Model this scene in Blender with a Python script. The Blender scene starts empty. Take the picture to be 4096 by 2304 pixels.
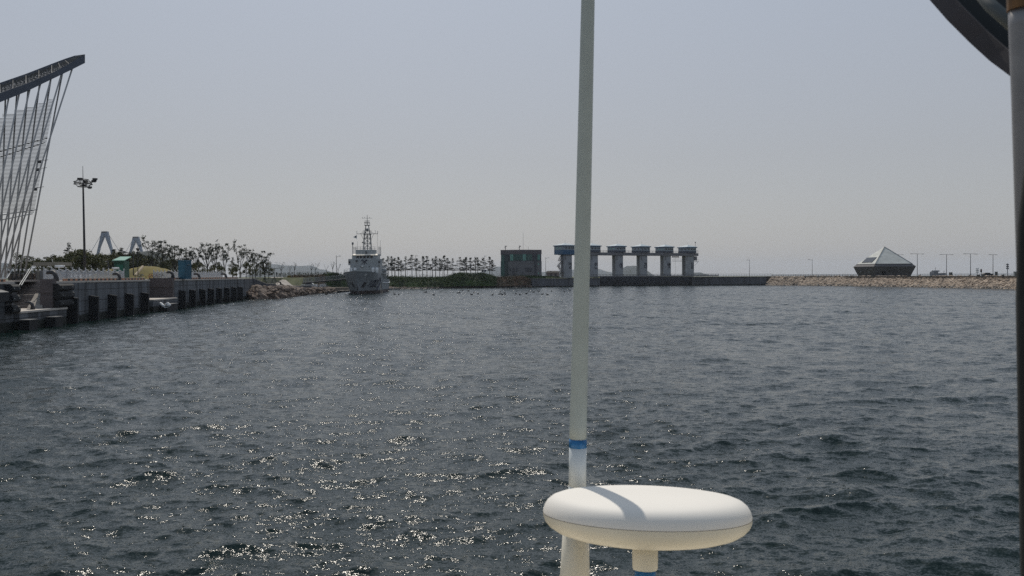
import bpy, math, random
import numpy as np
from mathutils import Vector, Matrix

# ---------------------------------------------------------------- camera, light, exposure
sc = bpy.context.scene
CAMZ = 5.5
F_PX = 3547.0                       # focal length in pixels of the 4096 px wide photograph
PITCH = math.atan(51 / F_PX)
ROLL = 0.0048
cam_d = bpy.data.cameras.new("camera")
cam = bpy.data.objects.new("camera", cam_d)
sc.collection.objects.link(cam)
Fv = Vector((0, math.cos(PITCH), -math.sin(PITCH)))
R0 = Vector((1, 0, 0)); U0 = Vector((0, math.sin(PITCH), math.cos(PITCH)))
Rv = R0 * math.cos(ROLL) - U0 * math.sin(ROLL)
Uv = U0 * math.cos(ROLL) + R0 * math.sin(ROLL)
M = Matrix((Rv, Uv, -Fv)).transposed().to_4x4()
M.translation = Vector((0, 0, CAMZ))
cam.matrix_world = M
cam_d.sensor_width = 36.0
cam_d.lens = 36.0 * F_PX / 4096.0
cam_d.clip_start = 0.05
cam_d.clip_end = 40000
cam_d.dof.use_dof = True
cam_d.dof.focus_distance = 150
cam_d.dof.aperture_fstop = 13.0
sc.camera = cam

SUN_AZ = math.radians(-9)         # left of straight ahead
SUN_EL = math.radians(51)
w = bpy.data.worlds.new("World"); sc.world = w; w.use_nodes = True
nt = w.node_tree; nt.nodes.clear()
sky = nt.nodes.new("ShaderNodeTexSky"); sky.sky_type = 'NISHITA'
sky.sun_disc = False
sky.sun_elevation = SUN_EL
sky.sun_rotation = SUN_AZ
sky.air_density = 1.0
sky.dust_density = 2.0
sky.ozone_density = 2.0
hsv = nt.nodes.new("ShaderNodeHueSaturation"); hsv.inputs['Saturation'].default_value = 0.8
bg = nt.nodes.new("ShaderNodeBackground"); bg.inputs['Strength'].default_value = 0.1
out = nt.nodes.new("ShaderNodeOutputWorld")
# summer haze veils the sky: a pale layer, warm at the horizon and bluer higher up, mixed over the sky texture
wt = nt.nodes.new("ShaderNodeTexCoord"); wsp = nt.nodes.new("ShaderNodeSeparateXYZ"); wr = nt.nodes.new("ShaderNodeValToRGB")
wm = nt.nodes.new("ShaderNodeMix"); wm.data_type = 'RGBA'; wm.inputs[0].default_value = .72
nt.links.new(wt.outputs['Generated'], wsp.inputs[0]); nt.links.new(wsp.outputs[2], wr.inputs[0])
e = wr.color_ramp.elements; K = 10.2
e[0].position = 0.0; e[0].color = (K * .545, K * .548, K * .56, 1)
e[1].position = 1.0; e[1].color = (K * .30, K * .41, K * .53, 1)
e.new(.13).color = (K * .495, K * .505, K * .535, 1)
e.new(.33).color = (K * .515, K * .575, K * .67, 1)
nt.links.new(sky.outputs[0], hsv.inputs['Color'])
nt.links.new(hsv.outputs[0], wm.inputs[6]); nt.links.new(wr.outputs[0], wm.inputs[7])
nt.links.new(wm.outputs[2], bg.inputs[0]); nt.links.new(bg.outputs[0], out.inputs[0])
sun_d = bpy.data.lights.new("sun", 'SUN'); sun_d.energy = 3.2; sun_d.angle = math.radians(0.53)
sun_d.color = (1.0, 0.93, 0.82)
sun = bpy.data.objects.new("sun", sun_d); sc.collection.objects.link(sun)
sdir = Vector((math.sin(SUN_AZ) * math.cos(SUN_EL), math.cos(SUN_AZ) * math.cos(SUN_EL), math.sin(SUN_EL)))
sun.rotation_euler = sdir.to_track_quat('Z', 'Y').to_euler()
sun.location = sdir * 50
sc.view_settings.view_transform = 'Standard'
sc.view_settings.look = 'None'
sc.view_settings.exposure = -0.35
sc.view_settings.gamma = 1
sc.cycles.use_denoising = False
sc.cycles.use_adaptive_sampling = False
sc.cycles.max_bounces = 6
sc.cycles.volume_bounces = 0
sc.cycles.sample_clamp_indirect = 4
sc.cycles.sample_clamp_direct = 9

# ---------------------------------------------------------------- helpers
rnd = random.Random(7)
nrs = np.random.RandomState(11)
ORD = ['first', 'second', 'third', 'fourth', 'fifth', 'sixth', 'seventh', 'eighth', 'ninth', 'tenth', 'eleventh',
       'twelfth', 'thirteenth', 'fourteenth', 'fifteenth', 'sixteenth', 'seventeenth', 'eighteenth', 'nineteenth',
       'twentieth', 'twenty-first', 'twenty-second', 'twenty-third', 'twenty-fourth', 'twenty-fifth', 'twenty-sixth',
       'twenty-seventh', 'twenty-eighth', 'twenty-ninth', 'thirtieth']

def HZ(px): return 1101 - 0.0048 * (px - 2048)
def ray(px, py): return Fv + Rv * ((px - 2048) / F_PX) + Uv * ((1152 - py) / F_PX)
def P(px, py, D):
    """point seen at pixel (px, py) of the photograph, D metres ahead"""
    r = ray(px, py)
    return Vector((0, 0, CAMZ)) + r * (D / r.y)
def PX(px, D): return P(px, HZ(px), D).x
def at(px, D, z=0.0): return Vector((PX(px, D), D, z))
def zat(px, py, D): return P(px, py, D).z

def mat(name, col, rough=0.7, metal=0.0, var=0.0, scale=1.0, bump=0.0, col2=None, spec=0.5, stretch=None, detail=5):
    m = bpy.data.materials.new(name); m.use_nodes = True
    n = m.node_tree; b = n.nodes['Principled BSDF']
    b.inputs['Roughness'].default_value = rough
    b.inputs['Metallic'].default_value = metal
    b.inputs['Specular IOR Level'].default_value = spec
    b.inputs['Base Color'].default_value = (*col, 1)
    if var or col2 or bump:
        tc = n.nodes.new('ShaderNodeTexCoord')
        mp = n.nodes.new('ShaderNodeMapping')
        if stretch: mp.inputs['Scale'].default_value = stretch
        nz = n.nodes.new('ShaderNodeTexNoise'); nz.inputs['Scale'].default_value = scale
        nz.inputs['Detail'].default_value = detail
        n.links.new(tc.outputs['Object'], mp.inputs[0]); n.links.new(mp.outputs[0], nz.inputs['Vector'])
        if var or col2:
            c2 = col2 or tuple(max(0, c * (1 - var)) for c in col)
            c1 = col if col2 else tuple(min(1, c * (1 + var)) for c in col)
            rp = n.nodes.new('ShaderNodeValToRGB')
            rp.color_ramp.elements[0].position = .35; rp.color_ramp.elements[1].position = .65
            rp.color_ramp.elements[0].color = (*c2, 1); rp.color_ramp.elements[1].color = (*c1, 1)
            n.links.new(nz.outputs[0], rp.inputs[0]); n.links.new(rp.outputs[0], b.inputs['Base Color'])
        if bump:
            bp = n.nodes.new('ShaderNodeBump'); bp.inputs['Distance'].default_value = bump
            n.links.new(nz.outputs[0], bp.inputs['Height']); n.links.new(bp.outputs[0], b.inputs['Normal'])
    return m

class MB:
    """collects shapes for ONE mesh object"""
    def __init__(s): s.v = []; s.f = []; s.mi = []; s.cur = 0
    def add(s, vs, fs):
        o = len(s.v); s.v += [tuple(v) for v in vs]
        for f in fs: s.f.append(tuple(i + o for i in f)); s.mi.append(s.cur)
        return s
    def hexa(s, b, t):
        return s.add(list(b) + list(t), [(3, 2, 1, 0), (4, 5, 6, 7), (0, 1, 5, 4), (1, 2, 6, 5), (2, 3, 7, 6), (3, 0, 4, 7)])
    def box(s, c, size, rz=0.0):
        c = Vector(c); x, y, z = size[0] / 2, size[1] / 2, size[2] / 2
        ca, sa = math.cos(rz), math.sin(rz)
        pts = []
        for dz in (-z, z):
            for dx, dy in ((-x, -y), (x, -y), (x, y), (-x, y)):
                pts.append((c.x + dx * ca - dy * sa, c.y + dx * sa + dy * ca, c.z + dz))
        return s.hexa(pts[:4], pts[4:])
    def beam(s, p0, p1, w_, h_=None):
        """rectangular bar from p0 to p1"""
        h_ = h_ or w_
        p0 = Vector(p0); p1 = Vector(p1); d = (p1 - p0)
        if d.length < 1e-6: return s
        d.normalize()
        up = Vector((0, 0, 1)) if abs(d.z) < .95 else Vector((0, 1, 0))
        a = d.cross(up).normalized() * (w_ / 2); b = a.cross(d).normalized() * (h_ / 2)
        q = lambda p: [p - a - b, p + a - b, p + a + b, p - a + b]
        return s.hexa(q(p0), q(p1))
    def cyl(s, p0, p1, r0, r1=None, n=8, caps=True):
        r1 = r0 if r1 is None else r1
        p0 = Vector(p0); p1 = Vector(p1); d = (p1 - p0).normalized()
        up = Vector((0, 0, 1)) if abs(d.z) < .95 else Vector((0, 1, 0))
        a = d.cross(up).normalized(); b = a.cross(d).normalized()
        vs = []
        for p, r in ((p0, r0), (p1, r1)):
            for i in range(n):
                t = 2 * math.pi * i / n
                vs.append(p + a * (r * math.cos(t)) + b * (r * math.sin(t)))
        fs = [(i, (i + 1) % n, n + (i + 1) % n, n + i) for i in range(n)]
        if caps: fs += [tuple(range(n - 1, -1, -1)), tuple(range(n, 2 * n))]
        return s.add(vs, fs)
    def tube(s, pts, rs, n=8):
        pts = [Vector(p) for p in pts]
        if not hasattr(rs, '__len__'): rs = [rs] * len(pts)
        vs = []; m = len(pts)
        for i, p in enumerate(pts):
            d = (pts[min(i + 1, m - 1)] - pts[max(i - 1, 0)]).normalized()
            up = Vector((0, 0, 1)) if abs(d.z) < .9 else Vector((0, 1, 0))
            a = d.cross(up).normalized(); b = a.cross(d).normalized()
            for k in range(n):
                t = 2 * math.pi * k / n
                vs.append(p + a * (rs[i] * math.cos(t)) + b * (rs[i] * math.sin(t)))
        fs = [(i * n + k, i * n + (k + 1) % n, (i + 1) * n + (k + 1) % n, (i + 1) * n + k) for i in range(m - 1) for k in range(n)]
        fs += [tuple(range(n - 1, -1, -1)), tuple(range((m - 1) * n, m * n))]
        return s.add(vs, fs)
    def prism(s, poly, z0, z1):
        n = len(poly)
        z0s = z0 if hasattr(z0, '__len__') else [z0] * n
        z1s = z1 if hasattr(z1, '__len__') else [z1] * n
        vs = [(p[0], p[1], z0s[i]) for i, p in enumerate(poly)] + [(p[0], p[1], z1s[i]) for i, p in enumerate(poly)]
        fs = [tuple(range(n - 1, -1, -1)), tuple(range(n, 2 * n))] + [(i, (i + 1) % n, n + (i + 1) % n, n + i) for i in range(n)]
        return s.add(vs, fs)
    def lathe(s, prof, c=(0, 0, 0), n=32):
        """prof: (r, z) list from top to bottom; r=0 ends close"""
        c = Vector(c); vs = []; fs = []; rings = []
        for r, z in prof:
            if r < 1e-6: rings.append([len(vs)]); vs.append((c.x, c.y, c.z + z))
            else:
                rings.append(list(range(len(vs), len(vs) + n)))
                vs += [(c.x + r * math.cos(2 * math.pi * k / n), c.y + r * math.sin(2 * math.pi * k / n), c.z + z) for k in range(n)]
        for a, b in zip(rings, rings[1:]):
            if len(a) == 1 and len(b) == 1: continue
            for k in range(n):
                k2 = (k + 1) % n
                if len(a) == 1: fs.append((a[0], b[k], b[k2]))
                elif len(b) == 1: fs.append((a[k], b[0], a[k2]))
                else: fs.append((a[k], b[k], b[k2], a[k2]))
        return s.add(vs, fs)
    def build(s, name, m, parent=None, smooth=False, world=False):
        me = bpy.data.meshes.new(name)
        vs = s.v
        o = bpy.data.objects.new(name, me); sc.collection.objects.link(o)
        if parent is not None:
            o.parent = parent
            if world:
                if parent.parent is not None: mi = (parent.parent.matrix_basis @ parent.matrix_basis).inverted()
                else: mi = parent.matrix_basis.inverted()
                vs = [tuple(mi @ Vector(v)) for v in vs]
        me.from_pydata(vs, [], s.f)
        for k in (m if isinstance(m, (list, tuple)) else [m]): me.materials.append(k)
        if any(s.mi): me.polygons.foreach_set('material_index', s.mi)
        if smooth: me.polygons.foreach_set('use_smooth', [True] * len(s.f))
        me.update()
        return o

def tag(o, label=None, cat=None, group=None, kind=None):
    if label: o['label'] = label
    if cat: o['category'] = cat
    if group: o['group'] = group
    if kind: o['kind'] = kind
    return o
def thing(name, label, cat, loc=(0, 0, 0), rz=0.0, group=None):
    o = bpy.data.objects.new(name, None); sc.collection.objects.link(o)
    o.empty_display_size = 0.2
    o.location = loc; o.rotation_euler = (0, 0, rz)
    return tag(o, label, cat, group)
def dup(root, loc, rz=None, label=None, group=None, scale=None):
    r = root.copy(); sc.collection.objects.link(r); r.location = loc
    if rz is not None: r.rotation_euler = (0, 0, rz)
    if scale is not None: r.scale = scale if hasattr(scale, '__len__') else (scale,) * 3
    if label: r['label'] = label
    if group: r['group'] = group
    for ch in list(root.children):
        c = ch.copy(); sc.collection.objects.link(c); c.parent = r
        for g in list(ch.children):
            d = g.copy(); sc.collection.objects.link(d); d.parent = c
    return r

# ---------------------------------------------------------------- materials
M_ = {}
M_['steelgrey'] = mat('steel grey paint', (.09, .095, .10), .5, var=.15, scale=.6)
M_['pavpole'] = mat('pavilion white painted steel', (.42, .42, .43), .45, var=.08, scale=.3)
M_['fascia'] = mat('dark zinc cladding', (.06, .075, .11), .5, var=.12, scale=.4)
M_['darksteel'] = mat('dark steel', (.035, .035, .04), .55)
M_['galv'] = mat('galvanised steel', (.33, .34, .34), .6, metal=.1, var=.1, scale=3)
M_['white'] = mat('white paint', (.72, .73, .74), .5, var=.06, scale=4)
M_['rubber'] = mat('black rubber', (.012, .013, .015), .8, var=.3, scale=3, bump=.02)
M_['bark'] = mat('bark', (.035, .028, .022), .9, var=.3, scale=6)
M_['leaf'] = mat('dark leaves', (.035, .05, .018), .7, col2=(.018, .028, .012), scale=.9, spec=.2)
M_['leaf2'] = mat('olive leaves', (.12, .115, .035), .7, col2=(.04, .052, .016), scale=.5, spec=.2)
M_['needle'] = mat('pine needles', (.02, .032, .018), .75, col2=(.012, .02, .012), scale=1.2, spec=.2)
M_['shrub'] = mat('shrub leaves', (.05, .085, .022), .75, col2=(.016, .032, .010), scale=.16, spec=.15, detail=3)
M_['rust'] = mat('reddish weeds', (.12, .07, .04), .85, col2=(.06, .055, .03), scale=.3)
M_['grass'] = mat('grass', (.075, .085, .024), .9, col2=(.045, .055, .018), scale=.25, bump=.05)
M_['mound'] = mat('mound grass', (.19, .14, .012), .9, col2=(.11, .09, .014), scale=.2, bump=.05)
M_['soil'] = mat('soil', (.12, .095, .07), .95, col2=(.06, .05, .04), scale=.5, bump=.05)
M_['paving'] = mat('paving stone', (.30, .27, .24), .85, var=.15, scale=.5)
M_['cap'] = mat('pale concrete cap', (.52, .47, .42), .85, var=.1, scale=1.5)
M_['brown'] = mat('brown stone tiles', (.10, .082, .082), .8, var=.15, scale=.8)
M_['stair'] = mat('dark granite', (.17, .15, .145), .85, var=.15, scale=.8)
M_['rock'] = mat('quarried rock', (.25, .185, .145), .9, col2=(.11, .085, .07), scale=.5, bump=.08)
M_['rock2'] = mat('pale quarried rock', (.54, .43, .33), .9, col2=(.27, .21, .16), scale=.35, bump=.08)
M_['wetrock'] = mat('wet shore rock', (.05, .042, .036), .6, col2=(.02, .018, .016), scale=.6, bump=.05)

def wall_material(name, col, joints, streak=.55, wet=.9):
    """cast concrete: run-off streaks, horizontal pour joints, dark tidal band"""
    m = bpy.data.materials.new(name); m.use_nodes = True
    n = m.node_tree; b = n.nodes['Principled BSDF']; b.inputs['Roughness'].default_value = .85
    tc = n.nodes.new('ShaderNodeNewGeometry'); sp = n.nodes.new('ShaderNodeSeparateXYZ')
    n.links.new(tc.outputs['Position'], sp.inputs[0])
    def noise(scale, st, det=4):
        mp = n.nodes.new('ShaderNodeMapping'); mp.inputs['Scale'].default_value = st
        t = n.nodes.new('ShaderNodeTexNoise'); t.inputs['Scale'].default_value = scale; t.inputs['Detail'].default_value = det
        n.links.new(tc.outputs['Position'], mp.inputs[0]); n.links.new(mp.outputs[0], t.inputs['Vector'])
        return t.outputs[0]
    def math_(op, a, bb, c=None):
        t = n.nodes.new('ShaderNodeMath'); t.operation = op
        for i, v in enumerate((a, bb) if c is None else (a, bb, c)):
            if hasattr(v, 'default_value') and not isinstance(v, (int, float)): n.links.new(v, t.inputs[i])
            else: t.inputs[i].default_value = v
        return t.outputs[0]
    def ramp(v, a, b_):
        t = n.nodes.new('ShaderNodeMapRange'); t.inputs[1].default_value = a; t.inputs[2].default_value = b_
        n.links.new(v, t.inputs[0]); return t.outputs[0]
    s1 = ramp(noise(.55, (1, 1, .03), 2), .50, .56)
    s2 = ramp(noise(2.2, (1, 1, .08), 5), .35, .7)
    big = ramp(noise(.25, (1, 1, 1), 3), .3, .7)
    f = math_('MULTIPLY', math_('SUBTRACT', 1.0, math_('MULTIPLY', s1, streak)), math_('ADD', .72, math_('MULTIPLY', s2, .4)))
    f = math_('MULTIPLY', f, math_('ADD', .85, math_('MULTIPLY', big, .3)))
    for z in joints:
        d = math_('ABSOLUTE', math_('SUBTRACT', sp.outputs[2], z), 0)
        f = math_('MULTIPLY', f, math_('ADD', .3, math_('MULTIPLY', ramp(d, .02, .07), .7)))
    wz = math_('ADD', sp.outputs[2], math_('MULTIPLY', math_('SUBTRACT', noise(1.2, (1, 1, 1)), .5), .5))
    wetv = ramp(wz, wet - .08, wet + .12)
    mx = n.nodes.new('ShaderNodeMix'); mx.data_type = 'RGBA'
    mx.inputs[6].default_value = (.012, .015, .012, 1); n.links.new(wetv, mx.inputs[0])
    cm = n.nodes.new('ShaderNodeMix'); cm.data_type = 'RGBA'; cm.inputs[6].default_value = (0, 0, 0, 1); cm.inputs[7].default_value = (*col, 1)
    n.links.new(f, cm.inputs[0]); cm.clamp_factor = False
    n.links.new(cm.outputs[2], mx.inputs[7]); n.links.new(mx.outputs[2], b.inputs['Base Color'])
    return m
M_['quay'] = wall_material('quay concrete', (.15, .158, .172), (3.95, 2.55, 1.25))
M_['seawall'] = wall_material('sea wall concrete', (.12, .125, .14), (), .3, .5)

# ---------------------------------------------------------------- water
def build_water():
    dense = math.radians(37)
    ang = np.concatenate([np.linspace(-math.pi, -dense, 60)[:-1], np.linspace(-dense, dense, 1150), np.linspace(dense, math.pi, 60)[1:]])
    rr = [1.0, 6.0, 11.0, 13.0]
    while rr[-1] < 440:
        r = rr[-1]
        rr.append(r + max(0.07, min(r * r / (CAMZ * 887.0) * 0.55, 0.38)))
    rr += list(np.geomspace(460, 9400, 40))
    r = np.array(rr); nr, na = len(r), len(ang)
    Rg, Ag = np.meshgrid(r, ang, indexing='ij')
    X = Rg * np.sin(Ag); Y = Rg * np.cos(Ag); Z = np.zeros_like(X)
    dr = np.gradient(r)
    spacing = np.maximum(dr, r * (2 * dense / 1150))[:, None] * np.ones_like(X)
    spacing = np.where(np.abs(Ag) > dense * 1.001, 50.0, spacing)
    X0, Y0 = X.copy(), Y.copy()
    rs = np.random.RandomState(5)
    N = 90
    lam = np.geomspace(.28, 3.9, N) * rs.uniform(.93, 1.07, N)
    # patchy wind: groups of steeper and calmer water
    patch = 1 + .22 * np.sin(X0 * .11 + 1.3 * np.sin(Y0 * .05)) * np.sin(Y0 * .07 + .8) + .2 * np.sin(X0 * .31 + Y0 * .19)
    for L in lam:
        th = math.radians(rs.normal(90 + 12, 34))
        k = 2 * math.pi / L; kx, ky = k * math.cos(th), k * math.sin(th)
        steep = .0138 * (1.0 if L < 1.7 else (1.7 / L) ** .45)
        a = steep * L / math.pi * rs.uniform(.6, 1.3)
        ph = rs.uniform(0, 2 * math.pi)
        fade = np.clip((L / spacing - 2.2) / 2.0, 0, 1)
        if not fade.any(): continue
        arg = kx * X0 + ky * Y0 + ph
        A = a * fade * patch
        Z += A * np.cos(arg)
        X -= .9 * A * math.cos(th) * np.sin(arg); Y -= .9 * A * math.sin(th) * np.sin(arg)
    co = np.stack([X, Y, Z], -1).reshape(-1, 3)
    idx = np.arange(nr * na).reshape(nr, na)
    a = idx[:-1, :-1]; b = idx[:-1, 1:]; c = idx[1:, 1:]; d = idx[1:, :-1]
    q = np.stack([a, d, c, b], -1).reshape(-1, 4)
    me = bpy.data.meshes.new('water')
    me.vertices.add(len(co)); me.vertices.foreach_set('co', co.astype(np.float32).ravel())
    me.loops.add(q.size); me.loops.foreach_set('vertex_index', q.astype(np.int32).ravel())
    me.polygons.add(len(q)); me.polygons.foreach_set('loop_start', np.arange(0, q.size, 4, dtype=np.int32))
    me.polygons.foreach_set('use_smooth', np.ones(len(q), dtype=bool))
    me.update(calc_edges=True)
    m = bpy.data.materials.new('harbour water'); m.use_nodes = True
    n = m.node_tree; bs = n.nodes['Principled BSDF']
    bs.inputs['Base Color'].default_value = (.005, .0145, .0130, 1)
    bs.inputs['Roughness'].default_value = .075
    bs.inputs['IOR'].default_value = 1.333
    tc = n.nodes.new('ShaderNodeTexCoord')
    mp = n.nodes.new('ShaderNodeMapping'); mp.inputs['Scale'].default_value = (.6, 1, 1); mp.inputs['Rotation'].default_value = (0, 0, math.radians(8))
    n.links.new(tc.outputs['Object'], mp.inputs[0])
    nz = n.nodes.new('ShaderNodeTexNoise'); nz.inputs['Scale'].default_value = 1.1; nz.inputs['Detail'].default_value = 4; nz.inputs['Distortion'].default_value = .6
    bp = n.nodes.new('ShaderNodeBump'); bp.inputs['Distance'].default_value = .07
    n.links.new(mp.outputs[0], nz.inputs['Vector']); n.links.new(nz.outputs[0], bp.inputs['Height'])
    acc = bp.outputs[0]
    # capillary ripples as slopes, so that they keep glinting far away
    for scale, amp in ((3.4, .75), (10.0, .80), (34.0, 1.02)):
        t = n.nodes.new('ShaderNodeTexNoise'); t.inputs['Scale'].default_value = scale; t.inputs['Detail'].default_value = 2
        n.links.new(mp.outputs[0], t.inputs['Vector'])
        sb = n.nodes.new('ShaderNodeVectorMath'); sb.operation = 'SUBTRACT'; sb.inputs[1].default_value = (.5, .5, .5)
        ml = n.nodes.new('ShaderNodeVectorMath'); ml.operation = 'MULTIPLY'; ml.inputs[1].default_value = (amp * .8, amp, 0)
        ad = n.nodes.new('ShaderNodeVectorMath'); ad.operation = 'ADD'
        n.links.new(t.outputs['Color'], sb.inputs[0]); n.links.new(sb.outputs[0], ml.inputs[0])
        n.links.new(acc, ad.inputs[0]); n.links.new(ml.outputs[0], ad.inputs[1]); acc = ad.outputs[0]
    nm = n.nodes.new('ShaderNodeVectorMath'); nm.operation = 'NORMALIZE'
    n.links.new(acc, nm.inputs[0]); n.links.new(nm.outputs[0], bs.inputs['Normal'])
    me.materials.append(m)
    o = bpy.data.objects.new('water', me); sc.collection.objects.link(o)
    tag(o, kind='structure')
build_water()

# ================================================================ LAND
QS = math.hypot(1, .102)
def QD(px): return 150400.0 / (1685 - px)          # distance of the quay face seen in photo column px
def Q(D, t=0.0, z=0.0):
    """point on the quay: D ahead along its face, t metres inland"""
    return Vector((-42.4 - .102 * D - t / QS, D - t * .102 / QS, z))
QZ = 5.07

# shore chain: (x, y, top z) from the near end of the quay to the far right bank, with step widths
chain = []
def node(p, z, foot, w1, rise, w2, depth, dirv=None):
    chain.append((Vector((p[0], p[1], 0)), z, foot, w1, rise, w2, depth, dirv))
QIN = Vector((-1, -.102, 0)).normalized()
for D, t in ((-60, 4.3), (20, 4.3), (60, 4.3), (96, 4.3), (97, 11), (111, 11), (112, 4.3), (150, 4.3), (180, 4.3), (205, 4.3), (221, 4.3)):
    node(Q(D, t), 5.03, 0.0, 6, 5.04, 10, 420, QIN)
node(at(1012, 214), 3.0, 8.0, 3, 5.1, 8, 330)
node(at(1040, 213), 2.95, 8.0, 36, 5.1, 8, 330)
node(at(1100, 219), 2.85, 8.0, 38, 5.1, 10, 310)
node(at(1150, 231), 2.5, 7.0, 34, 5.1, 10, 300)
node(at(1200, 256), 1.9, 5.0, 32, 5.2, 9, 270)
node(at(1229, 266), 1.7, 4.0, 32, 5.3, 9, 260)
node(at(1299, 289), 1.5, 3.0, 28, 5.3, 9, 220)
node(at(1345, 306), 1.5, 2.6, 24, 5.3, 9, 170)
node(at(1420, 330), 1.2, 2.6, 10, 4.9, 9, 110)
node(at(1554, 360), 1.0, 3.0, 5, 4.7, 7, 62)
node(at(1772, 378), 1.0, 3.0, 5, 4.7, 7, 56)
node(at(1935, 388), 1.0, 3.0, 5, 4.7, 7, 60)
node(at(2070, 398), 1.2, 3.0, 5, 4.6, 8, 90)
node(at(2120, 404), 1.6, 3.0, 4, 4.0, 6, 100)
node(at(2150, 408.5), 3.75, 0.3, 4, 4.1, 4, 105)
node(at(2398, 421), 3.75, 0.3, 4, 4.1, 4, 90)
node(at(2399, 441), 3.8, 0.2, 3, 4.6, 3, 60)
node(at(2770, 441), 3.8, 0.2, 3, 4.6, 3, 60)
node(at(2771, 436), 4.1, 0.3, 4, 4.35, 5, 60)
node(at(3063, 440), 4.1, 0.3, 4, 4.35, 5, 55)
RB = [(3064, 434.5), (3200, 421), (3380, 397), (3600, 364), (3800, 334), (3960, 311), (4100, 293), (4500, 250), (5400, 190), (7600, 110)]
for px, D in RB:
    node(at(px, D), 4.05, 5.2, 2.5, 4.2, 3, 60)
# inland directions
for i, c in enumerate(chain):
    if c[7] is None:
        a = chain[max(i - 1, 0)][0]; b = chain[min(i + 1, len(chain) - 1)][0]
        t = (b - a).normalized(); nrm = Vector((-t.y, t.x, 0))
        rad = c[0].normalized()
        if nrm.dot(rad) < 0: nrm = -nrm
        d = (nrm * .5 + rad * .5).normalized() if i > 20 else Vector((-.15, 1, 0)).normalized()
        chain[i] = c[:7] + (d,)
g = MB(); vs = []
for p, z, foot, w1, rise, w2, depth, d in chain:
    vs += [p + Vector((0, 0, -2)), p + Vector((0, 0, -.6)), p + d * foot + Vector((0, 0, z)),
           p + d * (foot + w1) + Vector((0, 0, z + .03)), p + d * (foot + w1 + w2) + Vector((0, 0, rise)),
           p + d * (foot + w1 + w2 + depth * .5) + Vector((0, 0, rise + .03)),
           p + d * (foot + w1 + w2 + depth) + Vector((0, 0, rise)), p + d * (foot + w1 + w2 + depth + 5) + Vector((0, 0, -2))]
K8 = 8
g.add(vs, [(i * K8 + j, i * K8 + j + 1, (i + 1) * K8 + j + 1, (i + 1) * K8 + j) for i in range(len(chain) - 1) for j in range(K8 - 1)])
for k, f in enumerate(g.f):
    j = k % (K8 - 1); i = k // (K8 - 1)
    g.mi[k] = 1 if (j <= 1 or (j == 2 and 10 <= i <= 18)) else 0
tag(g.build('ground', [M_['grass'], M_['soil']]), kind='structure')

# far land strip and hills, fading in the haze
def hill(name, D, prof, depth, m, label=None):
    """prof: [(px, py)] skyline; a ridge with front and back slopes"""
    mb = MB(); pts = []
    for (x0, y0), (x1, y1) in zip(prof, prof[1:]):
        for k in range(8):
            t = k / 8; s = t * t * (3 - 2 * t)
            pts.append((x0 + (x1 - x0) * t, y0 + (y1 - y0) * s))
    pts.append(prof[-1])
    vs = []
    n = 5
    for x, y in pts:
        top = P(x, y + rnd.uniform(-.5, .5), D)
        for k in range(-n, n + 1):
            f = 1 - (abs(k) / n) ** 1.5
            wob = 1 + rnd.uniform(-.06, .06) if k else 1
            Dk = D + k / n * depth
            vs.append(Vector((top.x * Dk / D, Dk, -1 + (top.z + 1) * f * wob)))
    c = 2 * n + 1
    mb.add(vs, [(i * c + j, (i + 1) * c + j, (i + 1) * c + j + 1, i * c + j + 1) for i in range(len(pts) - 1) for j in range(c - 1)])
    return tag(mb.build(name, m, smooth=True), kind='structure')
M_['hill'] = mat('wooded hill', (.022, .036, .034), .95, col2=(.016, .026, .026), scale=.02)
hill('hill', 6200, [(980, 1104), (1040, 1072), (1090, 1056), (1140, 1062), (1200, 1064), (1240, 1062), (1290, 1078), (1340, 1090), (1400, 1104)], 900, M_['hill'])
hill('hill', 3300, [(1000, 1105), (1030, 1088), (1070, 1084), (1100, 1086), (1130, 1098), (1180, 1106)], 300, M_['hill'])
hill('hill', 900, [(420, 1109), (470, 1040), (520, 1018), (570, 1006), (600, 1003), (640, 1012), (690, 1034), (740, 1060), (800, 1090), (840, 1108)], 110, M_['hill'])
hill('hill', 6800, [(1880, 1102), (1950, 1080), (1990, 1066), (2040, 1072), (2120, 1090), (2230, 1084), (2290, 1078), (2390, 1076), (2440, 1088), (2475, 1100)], 700, M_['hill'])
hill('hill', 3600, [(2468, 1099), (2492, 1070), (2510, 1064), (2540, 1063), (2560, 1066), (2590, 1085), (2615, 1099)], 260, M_['hill'])
hill('hill', 3900, [(2765, 1098), (2778, 1090), (2800, 1089), (2822, 1096), (2835, 1098)], 200, M_['hill'])
hill('hill', 5200, [(-300, 1112), (-100, 1060), (20, 1052), (90, 1066), (150, 1072), (230, 1098), (300, 1109)], 500, M_['hill'])

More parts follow.
